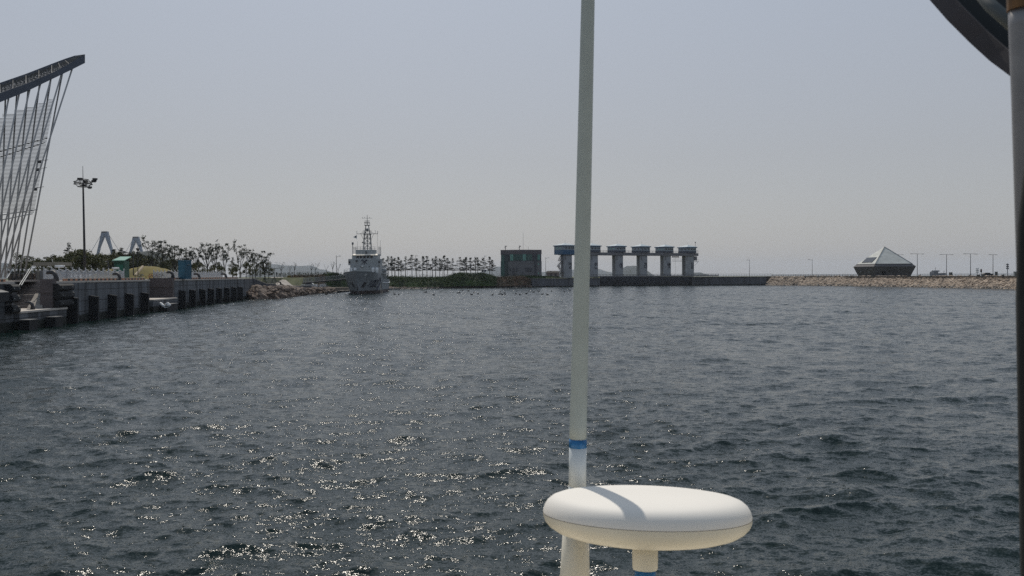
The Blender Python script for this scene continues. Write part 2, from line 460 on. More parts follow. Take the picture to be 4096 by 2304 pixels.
# ---------------------------------------------------------------- quay wall with its two stair notches
N1a, N1b = QD(52), 101.8
N2a, N2b = QD(596), 151.0
D0, D1 = 40.0, 222.8
def qbox(mb, Da, Db, t0, t1, z0, z1):
    a, b, c, d = Q(Da, t0), Q(Da, t1), Q(Db, t1), Q(Db, t0)
    mb.prism([(a.x, a.y), (d.x, d.y), (c.x, c.y), (b.x, b.y)], z0, z1); return mb
quay = thing('quay_wall', 'long grey concrete quay wall with dark tidal band, on the left of the harbour', 'quay wall', Q(120, 0, 0))
sw = [Q(N1b + 1.2, 0), Q(112, 0), Q(112, 6.2), at(168, 111), at(168, N1b + 1.2)]
MB().prism([p.xy for p in sw], -1.5, QZ - .22).build('wall_section', M_['quay'], quay, world=True)
MB().prism([p.xy for p in sw], QZ - .218, QZ).build('coping', M_['cap'], quay, world=True)
for Da, Db in ((D0, N1a), (112, N2a), (N2b + 1.0, D1)):
    qbox(MB(), Da, Db, 0, 4.6, -1.5, QZ - .22).build('wall_section', M_['quay'], quay, world=True)
    e0 = .12
    qbox(MB(), Da, Db, -e0, 4.6, QZ - .218, QZ).build('coping', M_['cap'], quay, world=True)
# slab in front of the inner ground at the notches
qbox(MB(), N1a, N1b, 3.9, 4.6, -1.5, 5.05).build('back_wall', M_['quay'], quay, world=True)
qbox(MB(), N2a, N2b + 1.0, 3.9, 4.6, -1.5, 5.05).build('back_wall', M_['quay'], quay, world=True)
# sloping wing wall at the far end
ww = MB()
e0, e1, e2, e3 = Q(D1, 0), at(1066, 224), at(1102, 228), at(1128, 232)
for (a, za), (b, zb) in (((e0, QZ - .05), (e1, 3.6)), ((e1, 3.6), (e2, 3.5)), ((e2, 3.3), (e3, 3.1))):
    d = (b - a).normalized(); nn = Vector((-d.y, d.x, 0)) * .6
    ww.hexa([(*a.xy, -1), (*b.xy, -1), (*(b + nn).xy, -1), (*(a + nn).xy, -1)], [(*a.xy, za), (*b.xy, zb), (*(b + nn).xy, zb), (*(a + nn).xy, za)])
ww.build('wing_wall', M_['seawall'], quay, world=True)
wc = MB()
for (a, za), (b, zb) in (((e0, QZ - .04), (e1, 3.61)), ((e1, 3.61), (e2, 3.51))):
    d = (b - a).normalized(); nn = Vector((-d.y, d.x, 0)) * .65; o_ = -nn * .12
    wc.hexa([(*(a + o_).xy, za), (*(b + o_).xy, zb), (*(b + nn).xy, zb), (*(a + nn).xy, za)], [(*(a + o_).xy, za + .14), (*(b + o_).xy, zb + .14), (*(b + nn).xy, zb + .14), (*(a + nn).xy, za + .14)])
wc.build('wing_coping', M_['cap'], quay, world=True)
# low walls round the boat yard
lw = MB()
pts = [(1128, 233, 3.1), (1150, 239, 2.85), (1176, 251, 2.55), (1245, 276, 2.75), (1246, 277, 2.3), (1312, 297, 2.45)]
for (xa, da, za), (xb, db, zb) in zip(pts, pts[1:]):
    a, b = at(xa, da), at(xb, db); d = (b - a).normalized(); nn = Vector((-d.y, d.x, 0)) * .5
    lw.hexa([(*a.xy, 0), (*b.xy, 0), (*(b + nn).xy, 0), (*(a + nn).xy, 0)], [(*a.xy, za), (*b.xy, zb), (*(b + nn).xy, zb), (*(a + nn).xy, za)])
tag(lw.build('low_wall', M_['seawall']), 'low grey concrete wall stepping down behind the boulders left of the patrol ship', 'wall')

def landing(name, Da, Db, label, stairs):
    th = thing(name, label, 'landing stairs', Q(Da, 0, 0))
    q = MB(); qbox(q, Da, Db + (2.5 if stairs else .5), -.55, .02, -1.5, 1.78)
    qbox(q, Da, Db, .02, 3.9, -1.5, 1.78); q.build('landing_base', M_['quay'], th, world=True)
    q = MB(); qbox(q, Da + .05, Db + (2.6 if stairs else .4), -.68, .05, 1.782, 1.98)
    qbox(q, Da + .05, Db, .05, 3.9, 1.782, 1.98); q.build('landing_slab', M_['cap'], th, world=True)
    tw = 1.35 if stairs else 3.9
    q = MB()
    for k, (z0, z1) in enumerate(((1.98, 3.42), (3.75, 5.32))):
        qbox(q, Db, Db + 1.0, -.02, tw, z0, z1)
    qbox(q, Db + .12, Db + 1.0, .02, tw, 3.42, 3.75)
    q.build('tiled_end_wall', M_['brown'], th, world=True)
    if stairs:
        q = MB(); nz_ = MB(); n = 20
        PL, PR = 60, 167
        def stp(mb, Dk, De, z0, z1, pl=PL, pr=PR):
            a, b, c, d = at(pl, Dk), at(pr, Dk), at(pr, De), at(pl, De)
            mb.prism([a.xy, b.xy, c.xy, d.xy], z0, z1)
        for k in range(n):
            z = 1.98 + (5.2 - 1.98) * (k + 1) / n; Dk = Db + .1 + k * .34 + (.7 if k > 8 else 0)
            stp(q, Dk, Dk + (.34 if k != 8 else 1.04) if k < n - 1 else Dk + 2.6, 1.5, z)
            stp(nz_, Dk - .03, Dk + .04, z - .05, z + .012)
        q.build('steps', M_['stair'], th, world=True)
        nz_.build('nosing', mat('pale step edges', (.42, .38, .36), .8), th, world=True)  # step edges paler than the steps
        q = MB(); stp(q, Db + 2.85, Db + 3.3, 3.44, 3.50); q.build('landing_edge', M_['cap'], th, world=True)
        q = MB()   # pale cheek ramp beside the steps
        a, b, c, d = at(168, Db - .9), at(168, Db + 3.0), at(140, Db + 3.0), at(107, Db - .9)
        q.hexa([(*a.xy, 1.9), (*b.xy, 1.9), (*c.xy, 1.9), (*d.xy, 1.9)], [(*a.xy, 2.06), (*b.xy, 3.62), (*c.xy, 3.62), (*d.xy, 2.06)])
        q.build('cheek_ramp', M_['paving'], th, world=True)
        for off in (0, .42):
            q = MB()
            p0, p1 = P(77 + off * 20, 1141, 101), P(119 + off * 18, 1075, 107)
            q.cyl(p0, p1, .055, n=8)
            q.build('handrail', M_['galv'], th, world=True)
        q = MB()
        q.cyl(P(28, 1113, 93), P(50, 1076, 99), .045, n=8); q.build('handrail', M_['galv'], th, world=True)
    return th
landing('landing_stairs', N1a, N1b, 'dark stone steps with pale landing and tilted handrails in the near end of the quay', True)
landing('landing_recess', N2a, N2b, 'brown tiled recess with pale low landing in the middle of the quay wall', False)

# fenders -------------------------------------------------------
def pile_fender():
    m = MB()
    m.hexa([(0, -.2, -.9), (1.15, -.2, -.9), (1.15, .2, -.9), (0, .2, -.9)], [(0, -.2, 3.2), (1.15, -.2, 3.02), (1.15, .2, 3.02), (0, .2, 3.2)])
    o = m.build('pile_fender', M_['rubber'])
    m2 = MB(); m2.hexa([(-.0, -.26, 2.9), (.08, -.26, 2.9), (.08, .26, 2.9), (0, .26, 2.9)], [(0, -.26, 3.0), (.08, -.26, 3.0), (.08, .26, 3.0), (0, .26, 3.0)])
    return o
FR = math.atan2(.102, 1)
pf = pile_fender()
pf.rotation_euler = (0, 0, FR)
fx1 = (270, 355, 431, 500, 562); fx2 = (714, 756, 796, 831, 864, 895, 924, 950)
first = True
for grp, xs, where in ((0, fx1, 'between the steps and the tiled recess'), (1, fx2, 'beyond the tiled recess')):
    for i, x in enumerate(xs):
        o = pf if first else pf.copy()
        if not first: sc.collection.objects.link(o)
        first = False
        o.location = Q(QD(x), 0.0, 0.0)
        tag(o, '%s black upright rubber fender of the quay %s' % (ORD[i], where), 'fender', 'upright black fenders on the quay wall')
def drum_fender(D, t, z, lbl, L=4.2):
    th = thing('bar_fender', lbl, 'fender', Q(D, t, z), 0, 'thick horizontal black fenders by the steps')
    m = MB(); a, b = Q(D, -.45, z), Q(D + L, -.45, z)
    d = (b - a).normalized(); nn = Vector((d.y, -d.x, 0))
    prof = [(-.45, -.42), (.1, -.42), (.35, -.2), (.35, .2), (.1, .42), (-.45, .42)]
    vs = [p + nn * u + Vector((0, 0, v)) for p in (a, b) for u, v in prof]
    m.add(vs, [tuple(range(5, -1, -1)), tuple(range(6, 12))] + [(i, (i + 1) % 6, 6 + (i + 1) % 6, 6 + i) for i in range(6)])
    m.build('rubber_body', M_['rubber'], th, world=True)
    for k in (.15, .85):
        m = MB(); q_ = a.lerp(b, k) + nn * .33; m.cyl(q_, q_ + nn * .08, .06, n=8)
        m.build('bolt', M_['galv'], th, world=True)
for i, z in enumerate((4.35, 3.45, 2.5)):
    drum_fender(N1b + .25, 0, z, '%s thick black bar fender beside the brown stair wall' % ('topmost', 'middle', 'lowest')[i])
for i, z in enumerate((4.4, 3.35, 2.25)):
    drum_fender(N1a - 1.9, 0, z, '%s thick black fender on the near corner of the stair notch' % ('topmost', 'middle', 'lowest')[i], 1.7)
th = thing('corner_fender', 'large dark wedge shaped fender at the left edge of the picture', 'fender', Q(86, 0, 0))
m = MB(); m.hexa([Q(84, 0, 2.7), Q(84, -1.3, 3.0), Q(88.2, -1.3, 3.2), Q(89.2, 0, 3.0)], [Q(84, 0, 4.3), Q(84, -1.3, 4.0), Q(88.2, -1.3, 4.0), Q(89.2, 0, 4.25)])
m.build('fender_body', M_['rubber'], th, world=True)
m = MB(); m.hexa([Q(84, 0, 4.32), Q(84, -1.3, 4.02), Q(88.2, -1.3, 4.02), Q(89.2, 0, 4.27)], [Q(84, 0, 4.38), Q(84, -1.3, 4.08), Q(88.2, -1.3, 4.08), Q(89.2, 0, 4.33)])
m.build('top_plate', M_['steelgrey'], th, world=True)
def step_fender(D, lbl, L=2.0):
    th = thing('step_fender', lbl, 'fender', Q(D, -.7, 0), 0, 'low block fenders under the landings')
    m = MB(); qbox(m, D, D + L, -1.75, -.68, -.8, 1.05); m.build('block', M_['rubber'], th, world=True)
    m = MB(); qbox(m, D - .03, D + L + .03, -1.8, -.68, 1.052, 1.13); m.build('top_plate', M_['steelgrey'], th, world=True)
step_fender(91.6, 'low dark block fender under the left half of the pale stair landing')
step_fender(98.2, 'low dark block fender under the right half of the pale stair landing')
step_fender(141.5, 'low dark block fender under the recessed landing with white floats', 6)

# hanging floats in the recess: two ropes with a float at each end
for i, (a, b) in enumerate((((645, 1216), (669, 1216)), ((651, 1222), (675, 1222)))):
    D = 140.5 - i * .3
    th = thing('float_rope', ('upper' if i == 0 else 'lower') + ' pair of white floats joined by a sagging rope at the quay recess', 'float', P(657, 1218 + 6 * i, D), 0, 'white floats hanging at the quay recess')
    m = MB(); pa, pb = P(a[0], a[1], D), P(b[0], b[1], D)
    m.tube([pa.lerp(pb, k / 6) + Vector((0, 0, -.35 * math.sin(math.pi * k / 6) ** .7 if 0 < k < 6 else 0)) for k in range(7)], .085, 6)
    m.build('rope', M_['white'], th, world=True, smooth=True)
    for p, s in ((pa, -1), (pb, 1)):
        m = MB(); ax = Vector((.33 * -s, 0, -.2)).normalized()
        m.tube([p - ax * .33, p - ax * .26, p, p + ax * .26, p + ax * .33], [.1, .2, .23, .2, .1], 10)
        m.build('float', M_['white'], th, world=True, smooth=True)

# wheel stops: striped kerb blocks -------------------------------
M_['terra'] = mat('terracotta kerb', (.33, .17, .11), .8, var=.2, scale=2)
M_['kerbdark'] = mat('dark kerb block', (.03, .03, .032), .8)
def wheel_stop(xa, xb, lbl, n):
    Da, Db = QD(xa), QD(xb)
    m = MB()
    for k in range(n):
        a = Da + (Db - Da) * k / n; b = Da + (Db - Da) * (k + 1) / n
        m.cur = k % 2
        qbox(m, a, b - .004, .45, .75, QZ + .004, QZ + .26)
    m.cur = 2; qbox(m, Da, Db, .40, .80, QZ + .264, QZ + .33)
    o = m.build('wheel_stop', [M_['terra'], M_['kerbdark'], M_['cap']])
    tag(o, lbl, 'kerb', 'striped kerbs along the quay edge')
wheel_stop(275, 485, 'striped kerb on the quay edge between the two nearest right-hand bollards', 24)
wheel_stop(505, 590, 'short striped kerb on the quay edge just before the tiled recess', 14)
wheel_stop(697, 805, 'striped kerb on the quay edge in front of the blue cabin', 22)
wheel_stop(815, 912, 'striped kerb in front of the far white fence between two bollards', 22)
wheel_stop(918, 958, 'farthest striped kerb by the end of the white fence', 12)
wheel_stop(-10, 40, 'striped kerb at the left picture edge above the dark wedge fender', 5)

# bollards -------------------------------------------------------
def bollard(D, t, z, lbl, s=1.0, first=[None]):
    if first[0] is None:
        th = thing('bollard', lbl, 'bollard', Q(D, t, z), 0, 'black hooked mooring bollards on the quay')
        m = MB(); m.lathe([(0, .06), (.42, .06), (.46, 0), (.46, -.02)], n=16); m.build('base_plate', M_['darksteel'], th)
        m = MB(); pts = [(.28, 0, 0), (.30, 0, .35), (.22, 0, .68), (.02, 0, .88), (-.32, 0, .92), (-.58, 0, .84), (-.66, 0, .76)]
        m.tube(pts, [.30, .25, .23, .23, .21, .17, .08], 12); m.build('hooked_post', M_['darksteel'], th, smooth=True)
        first[0] = th
    else: th = dup(first[0], Q(D, t, z), 0, lbl)
    th.scale = (s,) * 3
    return th
bollard(QD(240), .8, QZ, 'black hooked bollard above the three bar fenders by the steps', 1.15)
bollard(QD(492), .8, QZ, 'black hooked bollard between two striped kerbs before the green hut', 1.0)
bollard(N2b + .9, .5, 5.33, 'black hooked bollard on top of the brown tiled recess', 1.1)
bollard(QD(806), .8, QZ, 'black hooked bollard just beyond the blue cabin', 1.1)
bollard(QD(912), .8, QZ, 'farthest black hooked bollard near the end of the white fence', 1.15)
bollard(N1b - 4.3, .6, 1.98, 'black hooked bollard down on the pale stair landing', .85)
b_ = bollard(240, 0, 0, 'small black bollard on the low wall above the boulders', .9); b_.location = at(1119, 238, 3.2)

# white filigree fence -------------------------------------------
FENCE_M = mat('white cast fence', (.42, .44, .47), .6, var=.05, scale=2)
def fence_panel_mesh(Lp, seed):
    r = random.Random(seed); m = MB(); H = 1.22
    bw = .045
    m.box((Lp / 2, 0, .09), (Lp - .1, .04, .05)); 
    # wavy top rail
    pts = [(.05 + (Lp - .1) * k / 10, 0, H - .12 + .10 * math.sin(2 * math.pi * k / 10 + .4)) for k in range(11)]
    m.tube(pts, .045, 5)
    for q in range(3):    # wave lines
        base = .3 + q * .27
        pts = [(.05 + (Lp - .1) * k / 10, 0, base + .12 * math.sin(2 * math.pi * k / 10 + q)) for k in range(11)]
        m.tube(pts, .04, 4)
    n = 10
    for k in range(n):
        x = .12 + (Lp - .24) * k / (n - 1)
        m.box((x, 0, H * .49), (.05, .035, H * .8))
    return m
fence_a = thing('quay_fence', 'white filigree fence on the quay running from the steps to the tiled recess', 'fence', Q(106, 2.6, QZ), math.pi / 2 + FR, 'white fences on the quay')
fence_b = thing('quay_fence', 'white filigree fence on the quay from the tiled recess past the blue cabin', 'fence', Q(152, 3.4, QZ), math.pi / 2 + FR, 'white fences on the quay')
fence_c = thing('quay_fence', 'white fence at the left picture edge behind the near quay corner', 'fence', Q(80, 2.6, QZ), math.pi / 2 + FR, 'white fences on the quay')
pan = None; post = None
def fence_run(th, L, step, skip=()):
    global pan, post
    n = int(L / step)
    for k in range(n + 1):
        if pan is None:
            pm = MB(); pm.box((0, 0, .65), (.10, .10, 1.3)); pm.lathe([(0, 1.42), (.09, 1.38), (.09, 1.32), (.04, 1.29)], n=8)
            post = pm.build('fence_post', FENCE_M, th)
            pan = fence_panel_mesh(step, 3).build('fence_panel', FENCE_M, th); continue
        p = post.copy(); sc.collection.objects.link(p); p.parent = th; p.location = (k * step, 0, 0)
        if k < n and k not in skip:
            q = pan.copy(); sc.collection.objects.link(q); q.parent = th; q.location = (k * step, 0, 0)
fence_run(fence_a, 29, 2.2)
fence_run(fence_b, 54, 2.2)
fence_run(fence_c, 11, 2.2)
for t_ in (fence_a, fence_b, fence_c): t_.scale = (1, 1, 1.2)
# return of the fence across the head of the steps
fence_d = thing('quay_fence', 'short white fence with brick end pillar at the head of the steps', 'fence', at(176, 112.5, 5.07), FR * 0, 'white fences on the quay')
for k in range(2):
    q = pan.copy(); sc.collection.objects.link(q); q.parent = fence_d; q.location = (k * 2.2 + .2, 0, 0)
    q = post.copy(); sc.collection.objects.link(q); q.parent = fence_d; q.location = (k * 2.2 + .2, 0, 0)
m = MB(); m.box((-.3, 0, .65), (.28, .28, 1.35)); m.build('end_pillar', M_['steelgrey'], fence_d)
# dark picket fence with white ball caps behind the steps
pk = thing('ball_cap_fence', 'dark picket fence with white ball caps behind the steps', 'fence', Q(120, 0, 5.07))
a, b = P(35, 1110, 118), P(160, 1110, 118)
for k in range(9):
    p = a.lerp(b, k / 8); p.z = 5.05
    m = MB(); m.cyl(p, p + Vector((0, 0, 1.35)), .05, n=6); m.build('fence_post', M_['darksteel'], pk, world=True)
    m = MB(); m.lathe([(0, .12), (.09, .08), (.12, 0), (.09, -.08), (0, -.12)], c=p + Vector((0, 0, 1.45)), n=8); m.build('ball_cap', M_['white'], pk, world=True, smooth=True)
m = MB()
for k in range(49):
    p = a.lerp(b, k / 48); p.z = 5.05; m.cyl(p, p + Vector((0, 0, 1.1)), .015, n=4, caps=False)
m.beam(Vector((a.x, a.y, 6.15)), Vector((b.x, b.y, 6.15)), .04); m.beam(Vector((a.x, a.y, 5.2)), Vector((b.x, b.y, 5.2)), .04)
m.build('pickets', M_['darksteel'], pk, world=True)
# spectators' handrail going down the wing wall and round the boat yard
hr = thing('slope_railing', 'pale five bar railing running down the slope at the far end of the quay', 'railing', Q(210, 2, 5))
path = [(at(965, 214), 5.07), (at(1000, 222), 5.1), (at(1040, 230), 4.2), (at(1064, 236), 3.65), (at(1085, 240), 3.6), (at(1102, 241), 3.5)]
for q in range(5):
    m = MB()
    for (pa, za), (pb, zb) in zip(path, path[1:]):
        m.beam((*pa.xy, za + .3 + q * .24), (*pb.xy, zb + .3 + q * .24), .07)
    m.build('rail', M_['galv'], hr, world=True)
for pa, za in path:
    m = MB(); m.cyl((*pa.xy, za - .3), (*pa.xy, za + 1.35), .05, n=6); m.build('railing_post', M_['galv'], hr, world=True)

# boulders of the left slope --------------------------------------
def boulder_mesh(seed, flat=.6):
    r = random.Random(seed); m = MB()
    # subdivided octahedron, roughly angular
    vs = [Vector(v) for v in ((1, 0, 0), (-1, 0, 0), (0, 1, 0), (0, -1, 0), (0, 0, 1), (0, 0, -1))]
    fs = [(0, 2, 4), (2, 1, 4), (1, 3, 4), (3, 0, 4), (2, 0, 5), (1, 2, 5), (3, 1, 5), (0, 3, 5)]
    cache = {}; nf = []
    def mid(a, b):
        k = (min(a, b), max(a, b))
        if k not in cache: cache[k] = len(vs); vs.append(((vs[a] + vs[b]) / 2).normalized())
        return cache[k]
    for a, b, c in fs:
        ab, bc, ca = mid(a, b), mid(b, c), mid(c, a); nf += [(a, ab, ca), (ab, b, bc), (ca, bc, c), (ab, bc, ca)]
    out = []
    for v in vs:
        s = r.uniform(.72, 1.12)
        cube = max(abs(v.x), abs(v.y), abs(v.z))
        w_ = v * s / (cube ** .5)
        out.append((w_.x * .62, w_.y * .46, w_.z * flat * .55))
    m.add(out, nf); return m
protos = []
for k in range(7):
    o = boulder_mesh(k).build('boulder', M_['rock']); protos.append(o)
slope = [(1002, 216, 3.0, 7), (1012, 214, 3.0, 7.6), (1040, 213, 2.95, 7.6), (1100, 219, 2.85, 7.6), (1150, 231, 2.5, 6.6), (1200, 256, 1.9, 4.8), (1229, 266, 1.7, 4), (1299, 289, 1.5, 3), (1335, 303, 1.4, 2.6)]
cnt = 0; r = random.Random(3); rows = []
DN = Vector((-.15, 1, 0)).normalized()
for si, (A_, B_) in enumerate(zip(slope, slope[1:])):
    a, b = at(A_[0], A_[1]), at(B_[0], B_[1]); L = (b - a).length
    ncol = max(1, round(L / 1.75))
    for c in range(ncol):
        t = (c + .5) / ncol; z1 = A_[2] + (B_[2] - A_[2]) * t; ft = A_[3] + (B_[3] - A_[3]) * t; p = a.lerp(b, t)
        nr_ = max(2, int(round(math.hypot(z1, ft) / 1.12)))
        for q in range(nr_): rows.append((p, z1, ft, (q + r.uniform(.2, .8)) / nr_))
print('boulders', len(rows))
rows = rows[:300]
for (p, z1, ft, s) in rows:
    pos = p + DN * (ft * s - .3) + Vector((r.uniform(-.5, .5), r.uniform(-.15, .15), 0))
    o = protos[cnt % 7] if cnt < 7 else protos[cnt % 7].copy()
    if cnt >= 7: sc.collection.objects.link(o)
    sz = r.uniform(1.1, 2.1) * (1.12 - .2 * s)
    o.location = (pos.x, pos.y, .0 + z1 * s); o.scale = (sz * r.uniform(.9, 1.35), sz, sz * r.uniform(.8, 1.1))
    o.rotation_euler = (r.uniform(-.1, .5), r.uniform(.1, .6), r.uniform(-.6, .6))
    tag(o, 'brown quarried boulder piled on the slope beyond the end of the quay', 'boulder', 'boulders on the slope beyond the quay')
    cnt += 1

# rock armour of the right bank and the small stones at the other shores: beyond counting
def rock_field(name, polyline, zt, wdepth, size, n, m_, seed, zmin=-.2, flat=.7, both=1.0):
    r = random.Random(seed); out = MB(); base = [boulder_mesh(100 + k, flat) for k in range(5)]
    pts = [at(px, D) for px, D in polyline]; Ls = [(b - a).length for a, b in zip(pts, pts[1:])]; tot = sum(Ls)
    for _ in range(n):
        u = r.uniform(0, tot); i = 0
        while u > Ls[i]: u -= Ls[i]; i += 1
        p = pts[i].lerp(pts[i + 1], u / Ls[i]); t = (pts[i + 1] - pts[i]).normalized(); nn = Vector((-t.y, t.x, 0))
        if nn.dot(p) < 0: nn = -nn
        s = r.uniform(-.06, 1.0); z = zmin + (zt - zmin) * s
        pos = p + nn * (wdepth * s); bm_ = r.choice(base); sc_ = size * r.uniform(.6, 1.3)
        Rm = Matrix.Rotation(r.uniform(0, 6.28), 4, 'Z') @ Matrix.Rotation(r.uniform(-.7, .7), 4, 'X')
        out.add([Rm @ (Vector(v) * sc_) + Vector((pos.x, pos.y, z)) for v in bm_.v], bm_.f)
    return tag(out.build(name, m_), kind='stuff')
rock_field('rubble_fill', [(1003, 216), (1012, 214), (1040, 213), (1100, 219), (1150, 231)], 3.0, 7.6, .8, 500, M_['rock'], 19)
rock_field('rock_armour', RB[:7] + [(4250, 277)], 4.15, 5.2, 1.15, 5200, M_['rock2'], 9)
rock_field('wet_toe_rocks', RB[:7] + [(4250, 277)], .45, .6, 1.0, 900, M_['wetrock'], 29)
rock_field('shore_stones', [(1335, 303), (1420, 328), (1554, 358), (1772, 376), (1935, 386), (2070, 396), (2150, 407)], .55, 2.2, .9, 1500, M_['wetrock'], 10)
rock_field('shore_pebbles', [(1554, 359), (1772, 377), (1935, 387), (2070, 397), (2130, 404)], 1.15, 3.4, .75, 420, M_['rock'], 12, zmin=.45)

# ================================================================ PAVILION at the left edge
PD = 125.0
pav = thing('pavilion', 'tall pavilion with dark tilted canopy on crossed white poles at the left picture edge', 'pavilion', (PX(60, PD), PD, 5.05))
topf = [(-420, 520), (-200, 445), (0, 372), (104, 335), (207, 292), (276, 255), (340, 217)]
botf = [(-420, 580), (-200, 490), (0, 409), (104, 367), (207, 317), (276, 284), (340, 252)]
m = MB(); vs = []
for (xa, ya), (xb, yb) in zip(topf, botf):
    a0, b0 = P(xa, ya, PD - 6), P(xb, yb, PD - 6); a1, b1 = P(xa, ya, PD - 5.3), P(xb, yb, PD - 5.3)
    vs += [a0, b0, b1, a1]
n = len(topf)
m.add(vs, [(i * 4 + j, i * 4 + (j + 1) % 4, (i + 1) * 4 + (j + 1) % 4, (i + 1) * 4 + j) for i in range(n - 1) for j in range(4)] + [(0, 1, 2, 3), (4 * n - 1, 4 * n - 2, 4 * n - 3, 4 * n - 4)])
m.build('front_fascia', M_['fascia'], pav, world=True)
back = [(-420, 470), (-200, 402), (0, 331), (104, 295), (207, 255), (260, 235), (300, 222)]
m = MB(); vs = []
for (xa, ya) in back:
    a0 = P(xa, ya, PD + 7); a1 = P(xa, ya + 14, PD + 7)
    vs += [a0, a1, a1 + Vector((0, .6, 0)), a0 + Vector((0, .6, 0))]
m.add(vs, [(i * 4 + j, i * 4 + (j + 1) % 4, (i + 1) * 4 + (j + 1) % 4, (i + 1) * 4 + j) for i in range(n - 1) for j in range(4)] + [(0, 1, 2, 3), (4 * n - 1, 4 * n - 2, 4 * n - 3, 4 * n - 4)])
m.build('back_fascia', M_['fascia'], pav, world=True)
m = MB()
m.hexa([P(340, 252, PD - 6), P(300, 236, PD + 7), P(300, 236, PD + 7.6), P(340, 252, PD - 5.4)], [P(340, 217, PD - 6), P(300, 222, PD + 7), P(300, 222, PD + 7.6), P(340, 217, PD - 5.4)])
m.build('end_fascia', M_['fascia'], pav, world=True)
# lattice roof: glazed bars
def roofpt(i, f): 
    a = P(*topf[i], PD - 5.3); b = P(back[i][0], back[i][1] + 6, PD + 7)
    return a.lerp(b, f)
m = MB()
for i in range(n - 1):
    for q in range(2): m.beam(roofpt(i, 0).lerp(roofpt(i + 1, 0), q / 2), roofpt(i, 1).lerp(roofpt(i + 1, 1), q / 2), .06, .06)
m.build('roof_rafters', M_['darksteel'], pav, world=True)
m = MB(); rl = random.Random(2)
for k in range(1, 14):
    f = k / 14
    for i in range(n - 1):
        a, b = roofpt(i, f), roofpt(i + 1, f); q = rl.uniform(0, .06)
        while q < 1:
            e_ = min(1, q + rl.uniform(.05, .12)); m.beam(a.lerp(b, q), a.lerp(b, e_), .10, .05); q = e_ + rl.uniform(.03, .07)
m.build('roof_slats', M_['steelgrey'], pav, world=True)['kind'] = 'stuff'
m = MB(); vs = []
for i in range(n): vs += [roofpt(i, 0) - Vector((0, 0, .5)), roofpt(i, 1) - Vector((0, 0, .5))]
m.add(vs, [(2 * i, 2 * i + 2, 2 * i + 3, 2 * i + 1) for i in range(n - 1)])
m.build('roof_panel', mat('smoky roof glazing', (.13, .135, .15), .8, var=.4, scale=.8), pav, world=True)
def fasc_y(x):
    for (xa, ya), (xb, yb) in zip(botf, botf[1:]):
        if xa <= x <= xb: return ya + (yb - ya) * (x - xa) / (xb - xa)
    return 400
for k in range(14):        # front set, leaning far
    xt = 290 - 42.5 * k; xb = 20 - 17 * k - .4 * k * k
    m = MB(); m.cyl(P(xt, fasc_y(xt) - 6, PD - 5.7), P(xb, 1112, PD - 4), .105, n=10)
    m.build('front_pole', M_['pavpole'], pav, world=True, smooth=True)
for k in range(13):        # rear set, leaning less
    xt = 252 - 46 * k; xb = 95 - 19 * k
    m = MB(); m.cyl(P(xt, fasc_y(xt) - 16, PD + 2.5), P(xb, 1110, PD + 1.5), .11, n=10)
    m.build('rear_pole', M_['pavpole'], pav, world=True, smooth=True)
for (x0, y0), (x1, y1) in (((-120, 640), (190, 552)), ((-120, 668), (180, 570)), ((-120, 880), (150, 838)), ((-120, 905), (130, 855))):
    m = MB(); m.cyl(P(x0, y0, PD + 1), P(x1, y1, PD + 1), .07, n=6); m.build('brace', M_['pavpole'], pav, world=True)
def edge_x(y): return 216 + (135 - 216) * (y - 398) / (852 - 398)
m = MB()
y = 398.0
while y < 852:
    xl = -140
    if y < 413: xl = 190
    elif y < 426: xl = 154
    elif y < 440: xl = 102
    elif y < 455: xl = 57
    elif y < 468: xl = 10
    m.beam(P(xl, y, PD + 3), P(edge_x(y), y + 2.5, PD + 3), .04, .06)
    y += 5.35
m.build('louvre_screen', M_['darksteel'], pav, world=True)
for (x, y) in ((158, 648), (153, 680), (141, 757)):
    m = MB(); c = P(x, y, PD - 1.5); m.box(c, (.42, .35, .34), .4); m.beam(c + Vector((0, 0, .17)), c + Vector((.4, 1.5, .5)), .06)
    m.build('floodlight', M_['darksteel'], pav, world=True)

# ================================================================ masts, lamps
th = thing('light_mast', 'tall dark mast with a ring of floodlights and lightning rod behind the white fence', 'light mast', at(340, 132, 5.04))
hm_ = zat(337, 733, 132) - 5.04
m = MB(); m.cyl((0, 0, -.1), (-.12, 0, hm_), .19, .12, 12); m.build('mast_pole', M_['darksteel'], th, smooth=True)
m = MB(); m.cyl((-.12, 0, hm_), (-.14, 0, zat(337, 664, 132) - 5.04), .06, .03, 6); m.build('lightning_rod', M_['darksteel'], th)
m = MB()
R_ = 1.28
for z in (hm_ - .15, hm_ + .2):
    pts = [(-.12 + R_ * math.cos(2 * math.pi * k / 16), R_ * math.sin(2 * math.pi * k / 16), z) for k in range(17)]
    m.tube(pts, .05, 5)
for z, rr_ in ((hm_ + .55, .75), (hm_ - .52, .75)):
    pts = [(-.12 + rr_ * math.cos(2 * math.pi * k / 12), rr_ * math.sin(2 * math.pi * k / 12), z) for k in range(13)]
    m.tube(pts, .05, 5)
for k in range(8):
    a = 2 * math.pi * k / 8; c_, s_ = math.cos(a), math.sin(a)
    m.beam((-.12 + R_ * c_, R_ * s_, hm_), (-.12 + .75 * c_, .75 * s_, hm_ + .55), .05)
    m.beam((-.12 + R_ * c_, R_ * s_, hm_), (-.12 + .75 * c_, .75 * s_, hm_ - .52), .05)
    m.beam((-.12, 0, hm_), (-.12 + R_ * c_, R_ * s_, hm_), .05)
m.build('ring_frame', M_['darksteel'], th)
